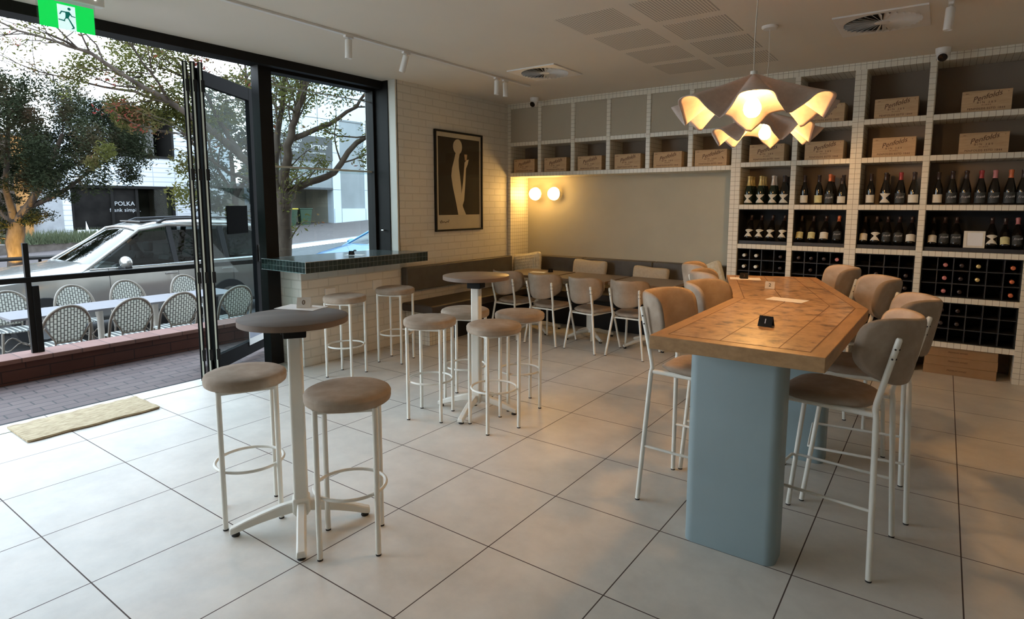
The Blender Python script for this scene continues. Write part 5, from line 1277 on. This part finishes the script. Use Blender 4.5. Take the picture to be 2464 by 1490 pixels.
    for i in range(6 if suv else 3): b.box(-W * 0.62, W * 0.62, -0.02, 0.02, (0.52 if suv else 0.38) + i * 0.055, (0.545 if suv else 0.40) + i * 0.055)
    b.box(-W * 0.65, W * 0.65, 0.0, 0.05, 0.50 if suv else 0.36, 0.86 if suv else 0.56); b.build('grille', 'car_trim', t)
    if suv:
        b = MB()
        for s_ in (-1, 1):
            b.tube([(s_ * 0.60, 2.80, 1.86), (s_ * 0.60, 2.95, 1.925), (s_ * 0.60, 3.9, 1.945), (s_ * 0.60, 4.5, 1.905), (s_ * 0.60, 4.62, 1.85)], [0.03, 0.02, 0.02, 0.02, 0.03], 8)
        b.build('roof_rail', 'car_trim', t, smooth=60)
        b = MB(); b.box(-0.42, 0.42, 2.60, 3.25, 1.872, 1.899); b.build('sunroof', 'lens', t, bevel=0.01)
    b = MB()
    for q in (-0.45, 0.25): b.tube([(q, yc - 0.06, zc_ + 0.035), (q + 0.55, yc + 0.03, zc_ + 0.075)], 0.010, 6)
    b.build('wiper', 'car_trim', t)
    for i, (sx_, sy_) in enumerate([(-0.4, 2.85), (0.4, 2.85), (-0.4, 3.65), (0.4, 3.65)] if suv else [(-0.35, 2.5), (0.35, 2.5)]):
        zq = 0.62 if suv else 0.45; b = MB()
        b.box(sx_ - 0.25, sx_ + 0.25, sy_ - 0.50, sy_, zq, zq + 0.14); b.add([(sx_ - 0.24, sy_ - 0.06, zq + 0.1), (sx_ + 0.24, sy_ - 0.06, zq + 0.1), (sx_ + 0.24, sy_ + 0.08, zq + 0.1), (sx_ - 0.24, sy_ + 0.08, zq + 0.1), (sx_ - 0.2, sy_ + 0.12, zq + 0.66), (sx_ + 0.2, sy_ + 0.12, zq + 0.66), (sx_ + 0.2, sy_ + 0.22, zq + 0.66), (sx_ - 0.2, sy_ + 0.22, zq + 0.66)],
              [(3, 2, 1, 0), (4, 5, 6, 7), (0, 1, 5, 4), (1, 2, 6, 5), (2, 3, 7, 6), (3, 0, 4, 7)]); b.box(sx_ - 0.13, sx_ + 0.13, sy_ + 0.15, sy_ + 0.24, zq + 0.68, zq + 0.86)
        b.build('seat', 'car_seat', t, bevel=0.03)
    return t
car('silver_suv', 'large silver four-wheel-drive car parked on the street behind the terrace', -7.30, 1.85, -0.60, 'car_silver')
car('blue_car', 'bright blue car on the street, its nose showing through the window', -6.9, 8.3, -0.38, 'car_blue', suv=False)

# ---- person on the far-side seat of the silver car
t = thing('person', 'person with dark hair and grey top seated inside the silver car', 'person', (-7.70, 4.62, -0.60))
def body_skin(pts, edges, radii, name, mat, parent):
    me = bpy.data.meshes.new(name); me.from_pydata(pts, edges, []); me.materials.append(MT[mat])
    o = bpy.data.objects.new(name, me); col.objects.link(o); o.parent = parent
    o.modifiers.new('skin', 'SKIN'); sv = me.skin_vertices[0].data
    for i, r in enumerate(radii): sv[i].radius = r if isinstance(r, tuple) else (r, r)
    sv[0].use_root = True
    q = o.modifiers.new('sub', 'SUBSURF'); q.levels = 2; q.render_levels = 2
    me.shade_smooth(); return o
pts = [(0, 0, 0.82), (0, 0.05, 1.02), (0, 0.07, 1.20), (0, 0.06, 1.33), (0, 0.04, 1.40), (0, 0.02, 1.50), (0.17, 0.06, 1.28), (0.24, -0.02, 1.06), (0.14, -0.26, 1.05), (-0.17, 0.06, 1.28), (-0.24, -0.02, 1.06), (-0.12, -0.28, 1.08), (0.11, -0.38, 0.84), (-0.11, -0.38, 0.84), (0.11, -0.48, 0.60), (-0.11, -0.48, 0.60)]
body = body_skin(pts, [(0, 1), (1, 2), (2, 3), (3, 4), (4, 5), (2, 6), (6, 7), (7, 8), (2, 9), (9, 10), (10, 11), (0, 12), (0, 13), (12, 14), (13, 15)],
          [0.15, 0.13, 0.15, 0.08, 0.052, 0.06, 0.065, 0.045, 0.035, 0.065, 0.045, 0.035, 0.08, 0.08, 0.055, 0.055], 'body', 'shirt', t)
b = MB(); b.sphere((0, 0.0, 1.545), 0.1, 22, 16, sc_=(0.78, 0.95, 1.18)); b.sphere((0, -0.098, 1.54), 0.016, 10, 8, sc_=(0.8, 1.2, 1.5)); b.sphere((0.078, 0.01, 1.545), 0.02, 8, 6, sc_=(0.4, 0.8, 1.3)); b.sphere((-0.078, 0.01, 1.545), 0.02, 8, 6, sc_=(0.4, 0.8, 1.3)); hd = b.build('head', 'skin', t, smooth=180)
b = MB(); b.sphere((0.028, -0.086, 1.56), 0.009, 8, 6); b.sphere((-0.028, -0.086, 1.56), 0.009, 8, 6); b.box(-0.022, 0.022, -0.0925, -0.086, 1.492, 1.498); b.build('eyes_and_mouth', 'hair', hd)
b = MB(); b.sphere((0, 0.022, 1.575), 0.108, 20, 14, sc_=(0.82, 0.95, 1.10)); b.build('hair', 'hair', t, smooth=180)
for s_, hx, hy, hz in ((1, 0.14, -0.28, 1.05), (-1, -0.12, -0.30, 1.08)):
    b = MB(); b.sphere((hx, hy - 0.02, hz), 0.035, 12, 8, sc_=(0.9, 1.1, 0.55))
    for k in range(4): b.tube([(hx - 0.024 + 0.016 * k, hy - 0.045, hz + 0.004), (hx - 0.026 + 0.017 * k, hy - 0.08 + 0.004 * abs(k - 1.5), hz + 0.012), (hx - 0.024 + 0.016 * k, hy - 0.10 + 0.006 * abs(k - 1.5), hz - 0.008)], 0.008, 6)
    b.tube([(hx - s_ * 0.028, hy - 0.015, hz), (hx - s_ * 0.05, hy - 0.04, hz), (hx - s_ * 0.05, hy - 0.062, hz)], 0.009, 6); b.build('hand', 'skin', t, smooth=60)

# ---- trees
FWD = Vector((-0.5848, 0.8113, 0)).normalized() * 1.0; LAT = Vector((0.8112, 0.5848, 0)).normalized()
def leaves(name, mat, parent, centers, n, size, seed, drop=0.3):
    rnd = random.Random(seed); vs = []; fs = []; tot = sum(c[4] for c in centers)
    for (cx, cy, cz, r, wgt) in centers:
        for _ in range(int(n * wgt / tot)):
            while True:
                p = Vector((rnd.uniform(-1, 1), rnd.uniform(-1, 1), rnd.uniform(-1, 1)))
                if p.length <= 1: break
            p = Vector((cx, cy, cz)) + p * r * (0.5 + 0.5 * rnd.random())
            d = Vector((rnd.gauss(0, 1), rnd.gauss(0, 1), rnd.gauss(0, 0.6) - drop)).normalized(); u = d.cross(Vector((rnd.gauss(0, 1), rnd.gauss(0, 1), rnd.gauss(0, 1)))).normalized()
            l = size * rnd.uniform(0.7, 1.4); k = len(vs)
            vs += [p - d * l, p + u * l * 0.33, p + d * l, p - u * l * 0.33]; fs.append((k, k + 1, k + 2, k + 3))
    b = MB(); b.add(vs, fs); return b.build(name, mat, parent)
def tree(name, label, base, branches, radii, clusters, nleaf, lsize, mat, seed, group='street trees', twigs=60, bark='bark', extra=None):
    t = thing(name, label, 'tree', base, 0, group)
    rnd = random.Random(seed); b = MB(); ends = []
    for (pl, (r0, r1)) in zip(branches, radii):
        pts = [LAT * a + FWD * d + Vector((0, 0, z)) for a, z, d in pl]
        # smooth
        sm = []
        for i in range(len(pts) - 1):
            for f in (0, 0.33, 0.66):
                sm.append(pts[i].lerp(pts[i + 1], f) + Vector((rnd.gauss(0, 0.012), rnd.gauss(0, 0.012), rnd.gauss(0, 0.012))))
        sm.append(pts[-1]); n = len(sm)
        b.tube(sm, [r0 + (r1 - r0) * (i / (n - 1)) ** 0.8 for i in range(n)], 9)
        for i in range(2, n): ends.append((sm[i], (sm[i] - sm[i - 1]).normalized(), r0 + (r1 - r0) * (i / (n - 1)) ** 0.8, i / n))
    tw = []
    big = [e for e in ends if e[3] > 0.35]
    for _ in range(twigs):
        p, d, r, _f = rnd.choice(big); q = p.copy(); dd = (d + Vector((rnd.gauss(0, .6), rnd.gauss(0, .6), rnd.gauss(0.1, .45)))).normalized(); pp = [q.copy()]
        for s_ in range(5):
            dd = (dd + Vector((rnd.gauss(0, .22), rnd.gauss(0, .22), rnd.gauss(0, .2)))).normalized(); q = q + dd * rnd.uniform(0.14, 0.30); pp.append(q.copy())
        b.tube(pp, [min(r * 0.5, 0.016) * (1 - 0.8 * i / 5) + 0.002 for i in range(6)], 5); tw += pp[2:]
    b.build('trunk', bark, t, smooth=60)
    cl = []
    if clusters:
        for a, z, d, r, wgt in clusters:
            p = LAT * a + FWD * d + Vector((0, 0, z)); cl.append((p.x, p.y, p.z, r, wgt))
    for p in tw: cl.append((p.x, p.y, p.z, 0.22, 0.10 if clusters else 1))
    leaves('foliage', mat, t, cl, nleaf, lsize, seed)
    return t
g = 0.60    # ground under the tree is 0.6 below the floor, heights below are above the floor
def up(l): return [(a, z + g, d) for a, z, d in l]
brs = [up([(-0.03, -0.62, 0), (0.0, 0.46, 0), (0.02, 1.07, 0), (0.06, 1.53, 0), (0.05, 1.8, 0)]),
       up([(0.05, 1.8, 0), (0.52, 1.99, .1), (0.94, 2.18, .2), (1.36, 2.72, .3), (1.59, 2.87, .3), (2.1, 3.06, .4)]),
       up([(0.05, 1.8, 0), (0.18, 2.3, -.1), (0.31, 2.79, -.2), (0.38, 3.06, -.2), (0.58, 3.41, -.3), (0.67, 3.83, -.4), (0.98, 4.4, -.5), (1.2, 5.2, -.6)]),
       up([(0.33, 2.76, -.15), (0.9, 3.06, .1), (1.36, 3.41, .3), (1.59, 3.75, .4), (1.9, 4.4, .5)]),
       up([(0.38, 3.06, -.2), (0.31, 3.52, .3), (0.33, 4.1, .7), (0.2, 5.0, 1.0)]),
       up([(-0.03, 1.72, 0), (-0.13, 2.14, .1), (-0.09, 2.83, .2), (0.0, 3.6, .4), (-0.03, 4.1, .5), (0.3, 5.0, .6)]),
       up([(-0.13, 2.07, .1), (-0.63, 2.41, 0), (-1.32, 3.06, -.1), (-1.78, 3.37, -.2), (-2.47, 3.79, -.2), (-3.08, 4.21, -.3), (-3.61, 4.36, -.3), (-4.69, 4.75, -.2), (-5.6, 5.05, 0)]),
       up([(-0.63, 2.41, 0), (-1.16, 2.99, .4), (-1.55, 3.6, .6), (-2.08, 4.21, .8), (-2.62, 4.59, .9), (-3.0, 4.98, 1.0)]),
       up([(-1.78, 3.37, -.2), (-1.93, 3.83, -.5), (-2.24, 4.44, -.7)]),
       up([(-1.78, 3.37, -.2), (-2.6, 3.62, 0.1), (-3.5, 3.78, .2), (-4.6, 4.05, .4), (-5.6, 4.5, .5)]),
       up([(0.0, 2.6, .2), (-0.5, 3.2, .6), (-0.9, 4.0, .9), (-1.0, 4.8, 1.1)]),
       up([(-0.3, 1.95, 0.1), (-0.8, 2.15, -.3), (-1.3, 2.6, -.4), (-1.5, 2.9, -.5)])]
rad = [(0.17, 0.135), (0.08, 0.03), (0.10, 0.02), (0.055, 0.012), (0.06, 0.02), (0.09, 0.02), (0.085, 0.008), (0.055, 0.012), (0.03, 0.008), (0.035, 0.006), (0.05, 0.015), (0.04, 0.01)]
cls = [(a, z + g, d, r, w_) for a, z, d, r, w_ in [
    (-2.0, 3.45, 0, .5, 9), (-1.75, 3.2, .2, .42, 8), (-2.45, 3.2, 0, .4, 7), (-2.75, 3.15, 0, .3, 4), (-2.8, 3.35, -.1, .3, 3), (-2.75, 4.0, .3, .5, 6), (-3.3, 4.1, 0, .4, 4), (-2.3, 4.3, .3, .5, 6), (-1.8, 4.2, .5, .55, 6), (-3.05, 4.5, .5, .4, 3), (-1.5, 3.0, .4, .5, 4), (-1.2, 3.8, .8, .6, 4), (-3.6, 3.9, 0, .3, 2), (-1.55, 2.3, -.3, .35, 2.5), (-1.7, 1.75, -.2, .35, 2.5), (-3.15, 2.55, 0, .25, 2.2), (-3.4, 2.35, 0, .18, 1.2),
    (-1.0, 3.4, .7, .5, 3), (-0.6, 3.9, .8, .6, 3), (0.1, 3.9, .4, .6, 4), (0.6, 4.0, 0, .6, 4), (0.4, 3.5, 0, .5, 3), (1.1, 3.7, .3, .5, 3), (1.6, 3.9, .4, .5, 2), (-0.1, 3.1, .5, .5, 2.5), (1.75, 2.9, .3, .4, 2), (1.5, 2.45, .3, .3, 1.2), (0.75, 2.35, .1, .22, 1.0), (0.9, 2.95, .1, .3, 1.3), (1.9, 2.6, .3, .3, 1.3), (0.2, 2.2, .1, .2, .6)]]
tree('autumn_street_tree', 'slender autumn street tree filling the window with bare grey limbs and thin foliage', (-5.3, 6.2, -0.60), brs, rad, cls, 24000, 0.039, 'leaf_mix', 5, twigs=170)
brd = [[(0, 0, 0), (0.0, 1.0, 0), (0.05, 1.55, 0)], [(0.05, 1.5, 0), (0.5, 2.1, 0), (1.1, 2.9, 0), (1.6, 4, 0)], [(0.0, 1.5, 0), (-0.6, 2.2, .2), (-1.4, 3.2, .2)], [(0.05, 1.5, 0), (0.1, 2.5, -.3), (0.4, 4.5, -.3)], [(0.3, 1.9, 0), (1.3, 2.5, .4), (2.4, 3.3, .5)]]
cld = []
rr_ = random.Random(11)
for k in range(95):
    a = rr_.uniform(-3.4, 3.35); z = rr_.uniform(2.5, 5.9); d = rr_.uniform(-1.5, 1.5)
    top = 5.75 - 0.10 * max(0, a + 1) ** 1.55
    low = 2.35 + (0.22 * max(0, a - 1.0)) 
    if z > top or z < low: z = low + (top - low) * rr_.random()
    cld.append((a, z, d, rr_.uniform(.45, .75), 1))
tree('dark_street_tree', 'dense dark green street tree with a lit trunk across the road at the left', (-16.7, 5.2, -0.47), brd, [(0.26, 0.20), (0.14, 0.05), (0.14, 0.05), (0.12, 0.04), (0.09, 0.03)], cld, 95000, 0.047, 'leaf_dark', 12, twigs=40)
t = thing('ground_uplight', 'small lit uplight at the foot of the dark street tree', 'garden light', (-15.75, 4.75, -0.47))
b = MB(); b.lathe([(0.06, 0), (0.07, 0.12), (0.05, 0.13)], 14); b.build('housing', 'black', t)
ld = bpy.data.lights.new('uplight_lamp', 'SPOT'); ld.energy = 420; ld.color = (1.0, 0.62, 0.12); ld.spot_size = math.radians(75); ld.shadow_soft_size = 0.05
lo = bpy.data.objects.new('uplight_lamp', ld); col.objects.link(lo); lo.parent = t; lo.location = (0, 0, 0.16); lo.rotation_euler = (Vector((-0.85, 0.35, 1.25))).to_track_quat('-Z', 'Y').to_euler()
# trees behind, right building
for i, (x, y, z, s_, sd, lb) in enumerate([(-21.2, 14.2, -0.1, 1.0, 31, 'leafy green tree beside the pale shop building, behind the folded doors'), (-18.2, 26.0, 0.7, 1.1, 32, 'grey-green tree rising in front of the clad building, seen through the window top')]):
    cl = []; r2 = random.Random(sd)
    for k in range(34): cl.append((r2.uniform(-1.6, 1.6) * s_, r2.uniform(1.6, 6.8) * s_ if i == 0 else r2.uniform(5.4, 8.5), r2.uniform(-1, 1), r2.uniform(.5, .85), 1))
    tree('background_tree', lb, (x, y, z), [[(0, 0, 0), (0.1, 2, 0), (0, 4, 0)], [(0.05, 1.8, 0), (0.8, 3.2, 0), (1.2, 4.8, 0)], [(0.1, 2, 0), (-0.7, 3.4, 0), (-1.1, 5, 0)]], [(0.2, 0.08), (0.1, 0.03), (0.1, 0.03)], cl, 5000, 0.13, 'leaf_grey', sd, twigs=14)

# ---- shop building across the street (left)
XB = -26.0
t = thing('shop_building', 'white glazed-brick building with black shopfront and balcony opening', 'building', (XB, 11, -0.3))
def bb(name, y0, y1, z0, z1, x0, x1, mat, parent=t, **kw):
    b = MB(); b.box(x0 - XB, x1 - XB, y0 - 11, y1 - 11, z0 + 0.3, z1 + 0.3); return b.build(name, mat, parent, **kw)
bb('wall', 9.3, 14.9, 2.42, 3.75, XB - 0.4, XB, 'white_tile_out'); bb('wall', 9.3, 11.3, 3.75, 6.0, XB - 0.4, XB, 'white_tile_out'); bb('wall', 14.0, 14.9, 3.75, 6.0, XB - 0.4, XB, 'white_tile_out'); bb('wall', 9.3, 14.9, 6.0, 6.12, XB - 0.4, XB, 'white_tile_out')
bb('wall', 13.98, 17.0, -0.3, 2.42, XB - 0.4, XB, 'white_tile_out'); bb('wall', 14.9, 17.0, 2.42, 6.12, XB - 0.4, XB, 'white_tile_out')
bb('wall', 9.3, 9.62, -0.3, 2.42, XB - 0.4, XB, 'white_tile_out'); bb('render_wall', 8.2, 9.3, -0.3, 4.6, XB - 0.4, XB + 0.02, 'render_white')
bb('balcony_lining', 11.3, 14.0, 3.75, 3.85, XB - 2.2, XB + 0.05, 'black'); bb('balcony_lining', 11.3, 14.0, 5.95, 6.05, XB - 2.2, XB + 0.05, 'black'); bb('balcony_lining', 13.92, 14.02, 3.85, 5.95, XB - 2.2, XB + 0.05, 'black'); bb('balcony_lining', 11.28, 11.36, 3.85, 5.95, XB - 2.2, XB + 0.05, 'black'); bb('balcony_back', 11.3, 14.0, 3.75, 6.05, XB - 2.3, XB - 2.2, 'shop_olive'); bb('balcony_column', 13.2, 13.65, 3.85, 5.95, XB - 1.6, XB - 1.2, 'concrete')
bb('shopfront', 9.62, 13.98, -0.3, 2.42, XB - 3.0, XB - 2.9, 'shop_olive'); bb('shopfront', 9.62, 13.98, 2.30, 2.42, XB - 3.0, XB + 0.01, 'black')
bb('shop_side', 13.98, 14.1, -0.3, 2.42, XB - 3.0, XB - 0.4, 'shop_olive'); bb('shop_floor', 9.62, 13.98, -0.45, -0.3, XB - 3, XB, 'shop_dark')
for y0, y1 in ((9.62, 11.18), (11.30, 12.22), (12.34, 13.86)): bb('shop_glass', y0, y1, -0.1, 2.3, XB - 0.20, XB - 0.17, 'shop_dark' if y0 < 12 else 'glass_smoke')
for y0 in (9.62, 11.18, 12.22, 13.86): bb('mullion', y0, y0 + 0.12, -0.3, 2.3, XB - 0.25, XB - 0.10, 'black')
bb('transom', 9.74, 11.18, 0.5, 0.58, XB - 0.24, XB - 0.11, 'black')
Ms = lambda y, z: Matrix.Translation((0.0 - 0.155, y - 11, z + 0.3)) @ rot_to((0, 1, 0), (0, 0, 1), (1, 0, 0))
text_obj('POLKA', 0.27, 'sign_white', t, 'shop_lettering', Ms(11.76, 1.60)); text_obj('frank simple.', 0.24, 'sign_white', t, 'shop_lettering', Ms(11.78, 1.31), space=1.05)
t2 = thing('balcony_chair', 'pale shell chair standing in the balcony opening of the white building', 'chair', (XB - 0.7, 13.0, 3.85))
b = MB(); pillow(b, superell(0.24, 0.24, 2.6), 0.05, M=Matrix.Translation((0, 0, 0.45))); b.build('seat', 'sign_white', t2, smooth=180)
b = MB(); pillow(b, superell(0.24, 0.22, 2.6), 0.05, M=Matrix.Translation((0, -0.2, 0.72)) @ Matrix.Rotation(PI / 2, 4, 'X')); b.build('backrest', 'sign_white', t2, smooth=180)
for a, c in ((-.17, -.17), (.17, -.17), (-.17, .17), (.17, .17)): b = MB(); b.tube([(a, c, 0), (a * .8, c * .8, 0.44)], 0.013, 6); b.build('leg', 'chrome', t2)
t2 = thing('pavement_sign', 'white sandwich-board sign standing by the shop window across the street', 'sign', (XB + 1.0, 9.75, -0.12))
b = MB(); b.box(-0.02, 0.02, -0.3, 0.45, 0, 0.62); b.build('board', 'paper', t2); b = MB(); b.prism([(0.0, 0.0), (0.12, 0.0), (0.02, 0.38)], -0.01, 0.01, Matrix.Translation((0, 0, 0.6)) @ rot_to((0, 1, 0), (0, 0, 1), (1, 0, 0))); b.build('board_top', 'paper', t2)
# neighbour, its warm orange lighting put into the wall colour
t = thing('neighbour_building', 'rendered building with warm lamplight put into its wall colour, behind the dark tree at the far left', 'building', (XB + 0.3, 4.0, -0.3))
b = MB(); b.box(-0.5, 0, -10, 4.15, 0, 4.6); b.build('wall', 'painted_warm_light_wall', t)
b = MB(); b.box(0, 0.15, 3.05, 3.6, 0, 4.5); b.build('downpipe', 'bark', t); b = MB(); b.box(0, 0.06, -2, 2.9, 0.95, 2.0); b.build('window', 'shop_olive', t)
for y in (-9, -6.2): b = MB(); b.box(0, 0.06, y, y + 1.8, 0.6, 2.4); b.build('window', 'shop_olive', t)
b = MB(); b.box(-0.5, 0.12, -10, 4.15, 4.6, 4.75); b.build('parapet', 'concrete', t)
# planting bed and stone edge
t = thing('planter', 'low planting bed with sage-green grasses in front of the shops', 'planter', (-22.5, 8.0, -0.35))
b = MB(); b.box(-0.5, 0.5, -4.5, 3.6, 0, 0.5); b.build('stone_edge', 'stone', t)
rnd = random.Random(4); vs = []; fs = []
for _ in range(2600):
    p = Vector((rnd.uniform(-.6, .6), rnd.uniform(-1.6, 3.6), 0.48)); d = Vector((rnd.gauss(0, .35), rnd.gauss(0, .35), 1)).normalized() * rnd.uniform(.25, .6); u = Vector((0.0, 0.022, 0)); k = len(vs); vs += [p - u, p + u, p + d]; fs.append((k, k + 1, k + 2))
b = MB(); b.add(vs, fs); o = b.build('grasses', 'shrub', t); 
t = thing('bench_seat', 'dark outdoor bench and rail beneath the lit tree across the street', 'bench', (-15.2, 5.9, -0.5))
b = MB(); b.box(-0.3, 0.3, -1.6, 1.0, 0.62, 0.68); b.build('seat', 'black', t); b = MB()
for y in (-1.5, -0.6, 0.2, 0.95): b.box(-0.03, 0.03, y - 0.03, y + 0.03, 0, 0.62)
b.build('frame', 'black', t); b = MB(); b.box(-0.35, 0.25, 0.1, 0.95, 0.68, 0.86); b.build('cushion', 'sign_dark', t, bevel=0.05)

# ---- clad building across the street (right)
XC = -22.0
t = thing('clad_building', 'pale panel-clad building with dark cosmetic clinic sign and open garage bay', 'building', (XC, 20, 0))
def cb(name, y0, y1, z0, z1, x0, x1, mat, **kw):
    b = MB(); b.box(x0 - XC, x1 - XC, y0 - 20, y1 - 20, z0, z1); return b.build(name, mat, t, **kw)
cb('upper_wall', 15.9, 20.25, 3.95, 12, XC - 0.5, XC, 'clad_white')
cb('lintel', 16.0, 20.25, 2.45, 3.95, XC - 0.5, XC - 0.05, 'clad_grey')
cb('sign_board', 16.6, 20.2, 3.85, 5.05, XC, XC + 0.12, 'sign_dark')
cb('wall_return', 20.25, 20.75, 0.2, 12, XC - 0.5, XC, 'clad_white')
cb('grey_panel', 20.75, 22.4, 1.35, 6.1, XC - 0.5, XC - 0.02, 'clad_grey'); cb('wall_return', 20.75, 22.4, 6.1, 12, XC - 0.5, XC, 'clad_white')
cb('wall_return', 22.4, 23.15, 1.35, 12, XC - 0.5, XC, 'clad_white'); cb('base_wall', 20.3, 26.5, 0.0, 1.35, XC - 0.5, XC + 0.03, 'clad_white'); cb('grey_panel', 23.15, 26.5, 1.35, 12, XC - 0.5, XC - 0.02, 'clad_grey')
cb('garage_back', 15.6, 20.3, 0.0, 2.6, XC - 2.5, XC - 2.4, 'garage'); cb('garage_side', 20.25, 20.35, 0.2, 2.45, XC - 2.4, XC - 0.5, 'garage'); cb('garage_floor', 15.6, 20.3, 0.25, 0.33, XC - 2.5, XC + 0.2, 'concrete'); cb('garage_ceiling', 15.6, 20.3, 2.45, 2.6, XC - 2.5, XC - 0.5, 'concrete'); cb('garage_rail', 16.0, 20.25, 2.35, 2.45, XC - 0.15, XC, 'joint')
cb('garage_side', 15.5, 16.0, -0.3, 3.95, XC - 0.5, XC - 0.06, 'clad_grey')
for y in (17.0, 18.2, 19.4): cb('joint', y, y + 0.025, 5.05, 12, XC, XC + 0.004, 'joint')
for z in (6.0, 7.6, 9.2): cb('joint', 15.9, 26.5, z, z + 0.025, XC, XC + 0.004, 'joint')
for z in (2.35, 3.3, 4.3, 5.3): cb('joint', 20.25, 20.75, z, z + 0.02, XC, XC + 0.004, 'joint'); cb('joint', 22.4, 23.15, z, z + 0.02, XC, XC + 0.004, 'joint')
for y in (20.75, 22.4, 23.1): cb('joint', y, y + 0.02, 0.2, 1.35, XC + 0.03, XC + 0.034, 'joint')
Mc = lambda y, z: Matrix.Translation((0.125, y - 20, z)) @ rot_to((0, 1, 0), (0, 0, 1), (1, 0, 0))
for k, w_ in enumerate(('ADVANCED', 'COSMETIC', 'MEDICINE')): text_obj(w_, 0.22, 'sign_white', t, 'sign_lettering', Mc(17.15, 4.78 - 0.25 * k), align='LEFT')
text_obj('S', 0.62, 'sign_white', t, 'sign_emblem', Mc(16.9, 4.5)); text_obj('armor', 0.42, 'sign_white', t, 'sign_lettering', Mc(19.35, 4.55)); text_obj('PROPERTY SERVICES', 0.12, 'sign_white', t, 'sign_lettering', Mc(19.2, 4.2))
# wheelie bins
def wbin(x, y, z, lidmat, label):
    t = thing('wheelie_bin', label, 'bin', (x, y, z), -0.3, 'wheelie bins in the garage bay')
    b = MB(); b.add([(-0.22, -0.24, 0.06), (0.22, -0.24, 0.06), (0.22, 0.2, 0.06), (-0.22, 0.2, 0.06), (-0.29, -0.32, 0.98), (0.29, -0.32, 0.98), (0.29, 0.32, 0.98), (-0.29, 0.32, 0.98)], [(3, 2, 1, 0), (4, 5, 6, 7), (0, 1, 5, 4), (1, 2, 6, 5), (2, 3, 7, 6), (3, 0, 4, 7)]); b.build('body', 'bin_green', t, bevel=0.02)
    b = MB(); b.box(-0.31, 0.31, -0.35, 0.35, 0.985, 1.05); b.build('lid', lidmat, t, bevel=0.02)
    for s_ in (-1, 1): b = MB(); b.lathe([(0.1, -0.03), (0.1, 0.03)], 16, Matrix.Translation((s_ * 0.24, 0.26, 0.1)) @ Matrix.Rotation(PI / 2, 4, 'Y')); b.build('wheel', 'tyre', t)
wbin(XC - 0.75, 17.35, 0.33, 'bin_yellow', 'yellow-lidded wheelie bin, leftmost in the garage bay'); wbin(XC - 0.85, 18.15, 0.33, 'bin_yellow', 'yellow-lidded wheelie bin, middle in the garage bay'); wbin(XC - 0.75, 18.95, 0.33, 'bin_green', 'green-lidded wheelie bin, rightmost in the garage bay')
t = thing('hazard_sign', 'small yellow sign standing over the bins in the garage bay', 'sign', (XC - 1.5, 18.4, 0.33)); b = MB(); b.box(-0.02, 0.02, -0.15, 0.15, 1.2, 1.75); b.build('panel', 'bin_yellow', t); b = MB(); b.tube([(0, 0, 0), (0, 0, 1.2)], 0.025, 8); b.build('pole', 'concrete', t)
# thin black bollard in front of the blue car
b = MB(); b.lathe([(0.035, 0), (0.035, 1.05), (0.02, 1.07)], 12); o = b.build('bollard', 'black'); o.location = (-4.9, 7.55, GT); tag(o, 'thin black bollard in front of the blue car', 'bollard')
